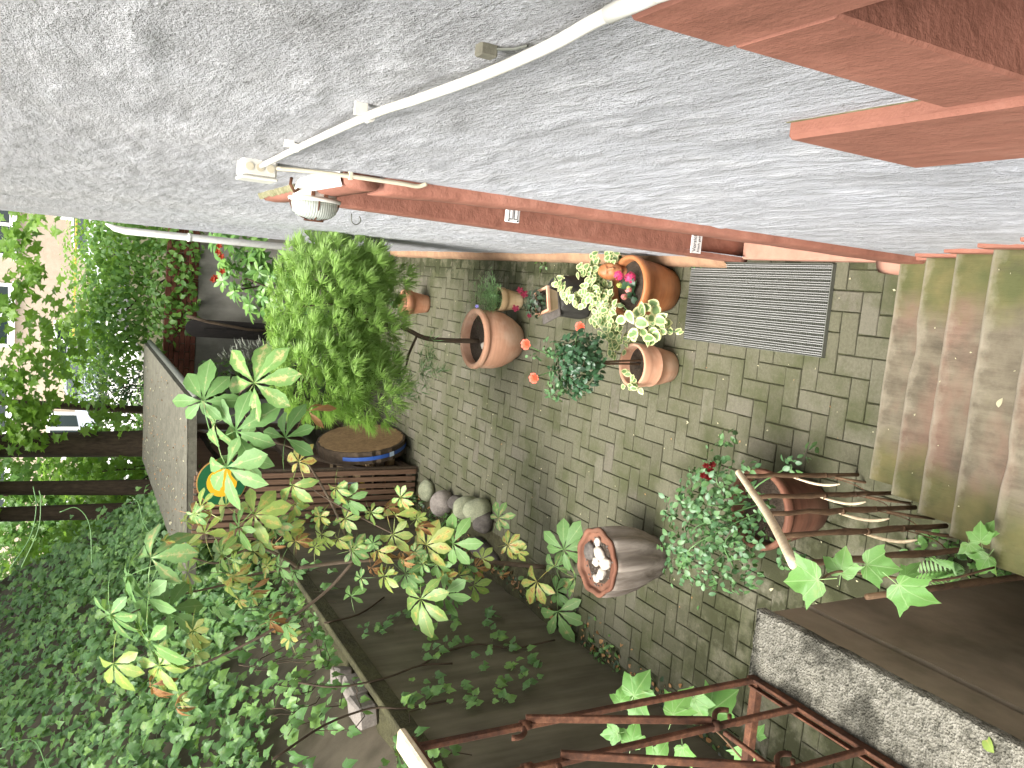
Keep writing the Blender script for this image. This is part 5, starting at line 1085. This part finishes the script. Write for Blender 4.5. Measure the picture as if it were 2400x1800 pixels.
for px, py in ((1655, 1090), (1665, 1102), (1670, 1088), (1648, 1113), (1660, 1118)): flower(on_y(px, py, 2.9)-b0, Vector((-.2, -.6, .7))+rv(.2), .017, 'p_dark', q, 3, 6)
q.build('bloom', 'p_dark', rb, True)
# --- variegated trailing plant: rooted in the orange pot, sprawling over to the rose pot
vg = thing('variegated_periwinkle', P_hyd+Vector((-.05, .05, .27)), 'trailing plant with cream-edged leaves sprawling between the pots', 'plant'); b0 = Vector(vg.location); its = []; VG = [leaflet(1, .36, .8, 6, .12, .15), leaflet(1, .40, .85, 6, .2, .25), leaflet(1, .32, .8, 6, .08, .3)]
kk = lambda x, y: (1180+x/4.365, 540+y/4.365)
vgl = [((520, 490), 4.45, [(620, 600), (660, 690), (760, 690), (850, 660)]), ((760, 400), 4.4, [(860, 420), (930, 470), (1000, 560), (1100, 620)]), ((920, 260), 4.4, [(930, 380), (980, 520), (1050, 620)]), ((1190, 230), 4.35, [(1110, 230), (1120, 330), (1050, 330)]), ((1120, 1270), 4.2, [(1130, 1160), (1110, 1040), (1010, 900), (980, 760), (900, 640)]), ((1300, 1190), 4.15, [(1220, 1150), (1150, 1050), (1080, 900), (1100, 780)]), ((940, 960), 4.3, [(960, 840), (1040, 760), (1100, 680)]), ((1180, 800), 4.25, [(1180, 920), (1090, 980), (1040, 850)]), ((840, 760), 4.35, [(830, 600), (880, 540), (960, 640)])]
for (sx, sy), Yd, more in vgl:
    pp = [on_y(*kk(x, y), Yd-.02*i) for i, (x, y) in enumerate([(sx, sy)]+more)]; q = MB(); c_ = bez(pp, 5); q.tube([p-b0 for p in c_], .0022, 5); q.build('runner', 'herb', vg, True)
    for i, p in enumerate(c_):
        for s_ in (-1, 1):
            d = Vector((random.gauss(0, .5), s_*random.uniform(.2, 1), random.gauss(-.1, .5)))+IMY*s_*.8; N = -ray(*kk(sx, sy)).normalized()*.6+Vector((0, 0, .7))+rv(.3); its.append((random.choice(VG), place(None, p+rv(.012), N, d, random.uniform(.034, .055)), 'varieg'))
for cx, cy, n, s0, Yd, sp in ((1000, 850, 36, .05, 4.28, 60), (1090, 1000, 26, .05, 4.22, 55), (960, 700, 22, .045, 4.3, 60), (1440, 960, 9, .075, 3.75, 75), (1560, 900, 10, .075, 3.72, 75), (1350, 870, 5, .08, 3.78, 60), (1530, 1060, 6, .06, 3.74, 45), (1680, 1020, 6, .05, 3.68, 40), (1760, 1040, 4, .042, 3.66, 20), (1280, 1480, 6, .045, 4.0, 45), (1350, 1540, 7, .045, 3.98, 45), (1320, 1600, 3, .042, 3.98, 20)):
    for i in range(n):
        x, y = kk(cx+random.gauss(0, sp), cy+random.gauss(0, sp)); N = -ray(x, y).normalized()*.7+Vector((0, 0, .7))+rv(.25); its.append((random.choice(VG), place(None, on_y(x, y, Yd+random.gauss(0, .02)), N, rv(), s0*random.uniform(.8, 1.15)), 'varieg'))
foliage(vg, its, 300)
q = MB(); q.tube([p-b0 for p in bez([on_y(*kk(1200, 740), 4.1), on_y(*kk(1300, 850), 3.85), on_y(*kk(1450, 960), 3.76), on_y(*kk(1680, 1020), 3.68), on_y(*kk(1770, 1040), 3.66)], 6)], .003, 5); q.build('runner', 'herb', vg, True)
# --- hydrangea
hy = thing('hydrangea', P_hyd+Vector((0, 0, .27)), 'pink hydrangea with lime-green buds in the orange pot', 'hydrangea'); b0 = Vector(hy.location); its = []
hb = on_y(*kk(1330, 560), 4.12)
for i in range(26):
    x, y = kk(1380+random.gauss(0, 60), 580+random.gauss(0, 90)); its.append((RL[0], place(None, on_y(x, y, 4.13), -ray(x, y).normalized()*.5+Vector((0, 0, .8))+rv(.3), rv(), random.uniform(.06, .095)), 'rose'))
foliage(hy, its, 40)
for (x, y), r_, mm in (((1295, 480), .040, 'p_pink'), ((1180, 460), .034, 'p_pink'), ((1280, 610), .022, 'p_pale'), ((1235, 680), .020, 'p_pale'), ((1185, 560), .016, 'p_green'), ((1280, 590), .014, 'p_green'), ((1240, 690), .012, 'p_green')):
    c_ = on_y(*kk(x, y), 4.10)-b0; q = MB()
    for i in range(int(46*r_/.034)):
        d = Vector((random.gauss(0, 1), random.gauss(-.6, 1), random.gauss(.5, 1))).normalized(); flower(c_+d*r_*.85, d, .0085, mm, q, 1, 4, .2)
    q.build('flower_head', mm, hy)
# --- pansies, herb
pn = thing('pansies', Vector((-.085, 5.10, .347)), 'dark red pansies growing in the square pot', 'flowers'); b0 = Vector(pn.location); its = []
leaf_ball(its, Vector((-.10, 5.12, .40)), (.085, .085, .065), 110, .03, .05, 'pansyleaf'); foliage(pn, its, 60)
for (x, y), r_ in (((215, 650), .028), ((170, 610), .024), ((125, 795), .026), ((270, 750), .016), ((265, 870), .018)):
    q = MB(); flower(on_y(*kk(x, y), 5.12)-b0, Vector((-.1, -.7, .5)), r_, 'p_red', q, 2, 5, .3); q.build('bloom', 'p_red', pn, True)
hbp = thing('tufted_herb', P_cream+Vector((0, 0, .185)), 'tufted green herb with a few violet flowers in the cream pot', 'herb'); b0 = Vector(hbp.location); its = []
for i in range(230):
    d = Vector((random.gauss(-.1, .55), random.gauss(0, .55), 1)).normalized(); p0 = b0+Vector((random.gauss(0, .03), random.gauss(0, .03), 0)); L = random.uniform(.14, .30)
    for t in (.3, .55, .8, 1.): tuft(p0+d*L*t+Vector((0, 0, -.03*t*t)), d, 4, .04, its, 'herb')
foliage(hbp, its, 0)
for x, y in ((1118, 718),):
    q = MB(); flower(on_y(x, y, 6.05)-b0, Vector((0, -.5, .6)), .016, 'p_viol', q, 1, 5); q.build('bloom', 'p_viol', hbp)
tw = thing('seedling', P_small+Vector((0, 0, .2)), 'thin bare seedling in the small plain terracotta pot', 'plant'); its = []; q = MB(); q.tube([(0, 0, 0), (-.01, 0, .12), (.005, 0, .28)], .003, 5); q.build('stem', 'twig', tw); leaf_ball(its, P_small+Vector((0, 0, .42)), (.06, .06, .10), 28, .03, .05, 'herb', T=[BL, RL[0]]); foliage(tw, its, 20)

# leaf litter at the foot of the retaining wall
its = []
for i in range(520):
    y = random.uniform(2.5, 8.0); x = -2.49+abs(random.gauss(0, .10))+(.05 if y > 5 else 0); its.append((RL[0], place(None, Vector((x, y, .045 if y > 5 else .008)), Vector((0, 0, 1))+rv(.4), rv(), random.uniform(.015, .05)), random.choice(('chest_b', 'chest_b', 'pansyleaf', 'moss'))))
ll = thing('leaf_litter', (-2.4, 5, 0), 'dead leaves and scraps gathered along the foot of the retaining wall', 'leaves'); ll['kind'] = 'stuff'; foliage(ll, its)
weeds('low weeds in the earth strip below the chestnut sapling', [Vector((-2.3, y, .05)) for y in (5.4, 5.8, 6.1, 6.5, 7.0, 7.4)], 16, .02, .06, 'moss', zr=.10)
# ================================================================== BEHIND THE HOUSE CORNER
def shrub(name, label, base, balls, m, s0, s1, T=None, cat='shrub', nobj=0, stem='bark', up=.5, stems=4, group=None, shell=.6):
    t = thing(name, base, label, cat, group); its = []; b0 = Vector(base)
    for c_, r_, n in balls: leaf_ball(its, c_, r_, n, s0, s1, m, T, shell, up)
    foliage(t, its, nobj)
    for i in range(stems):
        c_ = Vector(balls[i % len(balls)][0])+rv(.1); q = MB(); q.tube([p-b0 for p in bez([b0+Vector((random.gauss(0, .05), random.gauss(0, .05), 0)), b0.lerp(c_, .5)+rv(.05), c_], 4)], .012, 6); q.build('stem', stem, t, True)
    return t
LN = [leaflet(1, .19, 1.25, 4, .15, .25), leaflet(1, .22, 1.2, 4, .2, .35)]
def rosettes(its, c_, r_, n, L, m, k=8):
    for i in range(n):
        P, out = ellip(c_, r_, .8); ax = (out*.6+Vector((0, -.35, .75))).normalized(); x, y = frame_of(ax)
        for j in range(k):
            a = 2*math.pi*j/k+random.uniform(-.3, .3); d = x*math.cos(a)+y*math.sin(a)+ax*random.uniform(.15, .7); its.append((random.choice(LN), place(None, P, ax+rv(.2)-d*.3, d, L*random.uniform(.7, 1.15)), m))
rh = thing('rhododendron', (-.25, 11.6, 0), 'glossy broad-leaved shrub with orange-red flowers at the house corner', 'shrub'); its = []
for c_, r_, n in (((.15, 11.5, 1.35), (.32, .4, .38), 26), ((-.2, 11.6, 1.15), (.36, .4, .42), 26), ((-.45, 11.4, .75), (.32, .35, .4), 20), ((.1, 11.4, .7), (.35, .35, .5), 20), ((-.55, 11.5, 1.05), (.16, .2, .2), 7)): rosettes(its, c_, r_, n, .15, 'rhodo')
foliage(rh, its, 260); b0 = Vector(rh.location)
for i in range(7):
    e_ = Vector((random.uniform(-.5, .2), 11.5+random.uniform(-.2, .2), random.uniform(.9, 1.4))); q = MB(); q.tube([p-b0 for p in bez([b0, b0.lerp(e_, .5)+rv(.08), e_], 4)], .012, 6); q.build('stem', 'bark', rh, True)
for px, py in ((515, 575), (520, 600), (522, 635), (505, 650), (500, 655), (512, 590)):
    q = MB(); flower(on_y(px, py, 11.25)-b0, Vector((-.1, -.8, .3)), .04, 'p_rhodo', q, 2, 5, .9); q.build('bloom', 'p_rhodo', rh, True)
bd = thing('black_board', (-1.03, 12.9, 0), 'black rounded wooden board standing against the far garden wall', 'board')
q = MB(); V = [(-.13, 0, 0), (.13, 0, 0)]+[(.13*math.cos(a), 0, 1.60+.15*math.sin(a)) for a in np.linspace(0, math.pi, 13)]; n = len(V); V = V+[(x, .06, z) for x, y, z in V]
q.add(V, [tuple(range(n)), tuple(range(2*n-1, n-1, -1))]+[(i, n+i, n+(i+1) % n, (i+1) % n) for i in range(n)]); o = q.build('board', 'blackwood', bd); bd.rotation_euler = (rad(-4), 0, 0)
q = MB(); q.tube([(0, -.03, .2), (0, -.03, 1.5)], .012, 6); q.build('batten', 'blackwood', bd)
q = MB(); q.tube([(-.85+.0, 12.9, 1.75), (-.92, 12.9, 1.45), (-1.0, 12.9, .9), (-1.02, 12.9, .2)], .022, 8); tag(q.build('dead_branch', 'bark', None, True), 'dark bare branch leaning over the black board', 'branch')
sv = thing('silver_shrub', (-1.35, 10.6, 0), 'silvery grey twiggy shrub in front of the grey far wall', 'shrub'); its = []; b0 = Vector(sv.location)
for i in range(330):
    P, out = ellip((-1.30, 10.6, 1.05), (.34, .3, .62), .7); tuft(P, (out*.4+Vector((0, -.2, .9))).normalized(), 5, .11, its, 'silver', .5)
foliage(sv, its)
for i in range(8): q = MB(); e_ = Vector((random.uniform(-.25, .25), random.uniform(-.2, .2), random.uniform(.9, 1.5))); q.tube([(0, 0, 0), e_*.5+rv(.05), e_], .007, 5); q.build('stem', 'twig', sv)
shrub('dark_shrub', 'low dark green shrub behind the log slice', (-1.15, 9.7, 0), [((-1.15, 9.7, .45), (.45, .4, .45), 500), ((-.7, 9.9, .5), (.35, .3, .45), 300)], 'darkbush', .04, .075)
shrub('garden_shrub', 'pale leafy shrub at the end of the brick wall', (-1.75, 12.4, 0), [((-1.7, 12.4, 1.25), (.3, .4, .5), 320), ((-1.6, 12.6, .7), (.3, .4, .5), 220)], 'hedge', .05, .09)
# --- shrubs and trees beyond the brick wall
TT = [lobed(MAPLEP, .15, s) for s in range(3)]; RT = [leaflet(1, .30, .95, 3, .2, .3)]
shrub('lilac_shrub', 'tall leafy shrub overhanging the brick wall', (-.4, 15.2, 1.75), [((.2, 14.4, 2.45), (.75, .5, .55), 800), ((-.9, 14.5, 2.5), (.75, .5, .55), 800), ((-1.6, 14.8, 2.6), (.55, .5, .5), 430), ((-.4, 13.7, 2.0), (1.3, .3, .28), 560), ((.2, 13.5, 1.75), (.6, .12, .25), 130), ((-.7, 13.5, 1.72), (.5, .12, .22), 110), ((-.6, 14.6, 2.95), (.9, .5, .3), 330)], 'hedge', .07, .13, RT, nobj=150, up=.3)
shrub('hedge_bush', 'sunlit yellow-green bush behind the lilac shrub', (-1.2, 19, 1.75), [((-.2, 19, 2.7), (1.2, .7, .75), 1100), ((-2.0, 19, 2.9), (1.2, .7, .6), 1000), ((1.0, 19, 2.6), (1.0, .7, .7), 700)], 'maple', .08, .13, RT, up=.3)
shrub('evergreen_bush', 'dark rounded evergreen bush in front of the forecourt', (-2.55, 17.3, 1.75), [((-2.55, 17.2, 2.45), (.72, .6, .62), 1700)], 'darkbush', .05, .08, RT, nobj=0)
shrub('forecourt_bush', 'green bush at the corner of the wood store roof', (-2.6, 15.4, 1.75), [((-2.55, 15.3, 1.95), (.5, .4, .35), 330), ((-3.3, 15.6, 2.0), (.5, .4, .35), 260)], 'hedge', .07, .12, RT)
def tree(name, label, base, H, r0, lean, balls, m, s0, s1, T, group=None, limbs=6, extra=None):
    t = thing(name, base, label, 'tree', group); b0 = Vector(base); top = Vector((lean[0], lean[1], H)); q = MB()
    pts = bez([(0, 0, -.1), top*.35+rv(.015), top*.7+rv(.02), top], 5); q.tube(pts, [lerp(r0, r0*.45, i/(len(pts)-1)) for i in range(len(pts))], 12); q.build('trunk', 'bark', t, True)
    for i in range(limbs):
        c_ = Vector(balls[i % len(balls)][0])-b0; s_ = pts[-1-random.randint(0, 6)]; q = MB(); l_ = bez([s_, s_.lerp(c_, .5)+rv(.2), c_], 4); q.tube(l_, [lerp(r0*.3, .012, j/(len(l_)-1)) for j in range(len(l_))], 7); q.build('limb', 'bark', t, True)
    its = []
    for c_, r_, n in balls: leaf_ball(its, c_, r_, n, s0, s1, m, T, .45, .6)
    if extra: extra(its)
    foliage(t, its, 0, stuff='crown'); return t
PT = [on_y(342, 1046, 13.6), on_y(370, 1160, 13.2), on_y(300, 1220, 13.0)]
tree('maple_tree', 'thick maple trunk behind the wood store roof, nearest the forecourt', (PT[0].x, 13.9, .0), 7.2, .25, (-.1, 0), [((-5.4, 11.0, 7.4), (2.0, 2.0, 1.0), 1000), ((-5.6, 8.0, 8.0), (2.0, 2.2, 1.0), 1000)], 'canopy', .14, .24, TT, 'tree trunks behind the wood store')
tree('maple_tree', 'middle thin tree trunk behind the wood store roof', (PT[1].x, 13.6, .0), 6.6, .15, (.1, .1), [((-6.5, 12.5, 6.4), (1.6, 2, 1.2), 700), ((-6.8, 9.5, 6.8), (1.6, 2, 1.2), 700)], 'canopy', .14, .24, TT, 'tree trunks behind the wood store')
tree('maple_tree', 'leftmost thin tree trunk behind the wood store roof', (PT[2].x-.05, 13.5, .0), 6.4, .16, (.1, .1), [((-7.0, 6.5, 6.8), (1.8, 2.2, 1.2), 900), ((-6.2, 4.0, 7.6), (1.7, 2.2, 1.1), 700)], 'canopy', .14, .24, TT, 'tree trunks behind the wood store')
def sprays(its):                                              # hanging leafy twigs in front of the street
    for px, py, n, sp, Yd in ((30, 560, 70, 22, 13), (60, 640, 70, 26, 13), (25, 720, 60, 24, 13), (110, 740, 60, 30, 13.5), (60, 830, 40, 26, 13), (20, 900, 90, 26, 13), (60, 960, 80, 28, 13.3), (130, 860, 55, 26, 14), (110, 930, 40, 26, 14), (40, 1010, 90, 28, 13.2), (90, 1000, 60, 26, 13.4), (170, 820, 60, 26, 14), (230, 960, 26, 20, 14), (270, 1000, 24, 18, 14), (200, 1010, 20, 16, 14), (20, 480, 25, 15, 13), (110, 530, 12, 12, 12), (75, 510, 10, 10, 12), (180, 760, 50, 26, 14.5), (240, 905, 20, 20, 14.5)):
        for i in range(int(n*.8)): P = on_y(px+random.gauss(0, sp), py+random.gauss(0, sp), Yd+random.gauss(0, .25)); its.append((random.choice(TT), place(None, P, Vector((0, -.6, .7))+rv(.4), Vector((random.gauss(0, .6), -.2, -.8)), random.uniform(.07, .13)), 'maple'))
sp = tree('maple_tree', 'bright young maple with hanging sprays in front of the beige building', (-2.6, 14.8, 1.7), 5.2, .07, (.4, -.6), [((-1.6, 13.2, 4.75), (1.8, .8, .6), 650), ((-3.4, 13.4, 4.7), (1.4, .8, .6), 480)], 'maple', .08, .14, TT, None, 8, sprays)
shrub('woodland_shrub', 'dark mass of undergrowth behind the tree trunks', (-4.6, 16.5, 1.75), [((-4.0, 16.6, 2.4), (1.0, .8, .9), 900), ((-5.0, 16.4, 3.0), (1.1, .9, 1.2), 1200), ((-4.6, 17.0, 4.2), (1.3, .9, .9), 900), ((-6.0, 16.0, 3.4), (1.2, 1, 1.5), 900)], 'hedge', .08, .14, TT, cat='shrub')
shrub('woodland_shrub', 'lighter undergrowth seen above the ivy wall', (-3.6, 15.2, 1.75), [((-3.7, 15.2, 2.9), (.5, .5, .8), 420), ((-4.3, 14.6, 2.6), (.6, .5, .8), 480), ((-5.0, 14.2, 3.3), (.7, .5, .9), 500)], 'maple', .07, .12, TT, cat='shrub')
# --- street scene: beige building, cars
bz = thing('apartment_building', (-2, 38, 1.8), 'beige brick building with white framed windows across the street', 'building')
q = MB(); q.box((-20, 0, 0), (14, 8, 11.5)); q.build('wall', 'beigebrick', bz)
q = MB(); q.box((-20.2, -.25, 11.5), (14.2, 8.2, 11.8), .03); q.build('roof', 'slab', bz)
q = MB(); q.box((-19.9, -.06, -.05), (13.9, -.002, .5), .01); q.build('base_course', 'slab', bz)
def window(x, z, w_, h_, n=2):
    f = MB(); t_ = .13
    f.box((x-w_/2, -.08, z), (x+w_/2, -.002, z+t_)); f.box((x-w_/2, -.08, z+h_-t_), (x+w_/2, -.002, z+h_))
    for i in range(n+1): xx = lerp(x-w_/2+t_/2, x+w_/2-t_/2, i/n); f.box((xx-t_/2, -.078, z+t_), (xx+t_/2, -.003, z+h_-t_))
    o = f.build('window', 'white', bz)
    for i in range(n):
        a = lerp(x-w_/2+t_/2, x+w_/2-t_/2, i/n)+t_/2; b_ = lerp(x-w_/2+t_/2, x+w_/2-t_/2, (i+1)/n)-t_/2; g_ = MB(); g_.box((a, -.04, z+t_), (b_, -.004, z+h_-t_)); g_.build('pane', 'glass', o)
    s_ = MB(); s_.box((x-w_/2-.1, -.16, z-.12), (x+w_/2+.1, -.001, z-.003), .01); s_.build('sill', 'white', o)
for x in (2.6, -.9, -4.4, -8.2, 6.1): window(x, 3.35, 2.5, 1.9)
for x in (3.8, -1.8): window(x, .75, 1.6, 1.15)
window(-5.7, .62, 2.0, 1.45, 3); window(-9.4, .62, 2.0, 1.45, 3)
for x in (2.6, -.9, -4.4, -8.2): window(x, 6.9, 2.5, 1.9)
def car(loc, rz, m, label):
    t = thing('parked_car', loc, label, 'car', 'cars parked in the street', rz)
    side = [(-2.1, .32), (-2.12, .62), (-1.95, .82), (-1.45, .90), (-.85, 1.36), (.55, 1.42), (1.35, 1.02), (2.0, .88), (2.15, .62), (2.1, .32)]; q = MB(); n = len(side)
    V = [(x, sy*(.86 if z < 1.0 else .68), z) for sy in (-1, 1) for x, z in side]; q.add(V, [tuple(range(n)), tuple(range(2*n-1, n-1, -1))]+[(i, n+i, n+(i+1) % n, (i+1) % n) for i in range(n)]); q.build('body', m, t)
    for sy in (-1, 1):
        q = MB(); q.add([(x, sy*y, z) for x, y, z in ((-1.28, .855, .95), (1.15, .855, .98), (.5, .725, 1.34), (-.78, .73, 1.30))], [(0, 1, 2, 3)]); q.build('side_window', 'glass', t)
    q = MB(); q.add([(1.30, -.72, 1.06), (1.30, .72, 1.06), (.64, .62, 1.40), (.64, -.62, 1.40)], [(0, 1, 2, 3)]); q.build('windscreen', 'glass', t)
    for x in (-1.3, 1.3):
        for sy in (-1, 1): q = MB(); q.tube([(x, sy*.70, .32), (x, sy*.88, .32)], .32, 20); wh = q.build('wheel', 'tyre', t); q = MB(); q.tube([(x, sy*.881, .32), (x, sy*.89, .32)], .19, 14); q.build('rim', 'steel', wh)
    for sy in (-.6, .6): q = MB(); q.box((2.06, sy-.16, .66), (2.15, sy+.16, .78), .02); q.build('headlight', 'paper', t); q = MB(); q.box((-2.14, sy-.14, .66), (-2.06, sy+.14, .80), .02); q.build('tail_light', 'redlamp', t)
car((.9, 33.2, 1.802), 0, 'carwhite', 'white car parked by the house corner, half hidden by leaves'); car((-4.6, 34.4, 1.862), rad(180), 'carsilver', 'silver car parked in front of the ground floor windows')
q = MB(); q.box((-3.4, 31.0, 3.02), (1.2, 31.06, 3.09), .01); bar = thing('barrier', (-1.1, 31, 1.8), 'yellow barrier bar across the street behind the bushes', 'barrier'); o = q.build('bar', 'yellowbar', bar); o.data.transform(Matrix.Translation((1.1, -31, -1.8)))
for x in (-2.2, 2.2): q = MB(); q.tube([(x, .03, 0), (x, .03, 1.25)], .05, 10); q.build('post', 'steel_d', bar)
# --- fallen petals and crumbs on the paving
its = []; FT = leaflet(1, .35, .9, 2, .2, .2)
for i in range(150):
    P = Vector((random.uniform(-1.9, .2), random.uniform(2.2, 8), .006)); its.append((FT, place(None, P, Vector((random.gauss(0, .3), random.gauss(0, .3), 1)), rv(), random.uniform(.006, .018)), 'petal' if random.random() < .8 else 'chest_b'))
for i in range(40):
    k = random.randint(1, 6); its.append((FT, place(None, Vector((random.uniform(-.65, .2), 2.415-.243*(k-1)-random.uniform(.02, .22), .17*k+.006)), Vector((0, 0, 1))+rv(.2), rv(), random.uniform(.005, .012)), 'petal'))
fp = thing('fallen_petals', (-.8, 4, 0), 'pale fallen petals and crumbs scattered over the paving and steps', 'petals'); fp['kind'] = 'stuff'; foliage(fp, its)
for (x, y, s_, Zz, lab) in ((1614, 990, .035, 0.004, 'curled pale leaf lying on the paving beside the rose pot'), (1805, 1385, .025, .004, 'pale flake lying on the mossy paving near the parapet'), (1635, 1430, .03, .004, 'small round green leaf lying on the mossy paving'), (2330, 1765, .05, 1.405, 'dry ochre leaf lying on the pale parapet top'), (2340, 955, .03, .86, 'yellow withered leaf lying on a stair tread')):
    P = on_z(x, y, Zz+.004); T = leaflet(1, .3, .9, 5, .35, .3); o = put('fallen_leaf', tmesh('fallen_leaf', T, 'herb' if 'green' in lab else 'chest_y' if 'ochre' in lab else 'petal'), None, place(None, P, Vector((.1, .1, 1)), rv(), s_)); tag(o, lab, 'leaf')
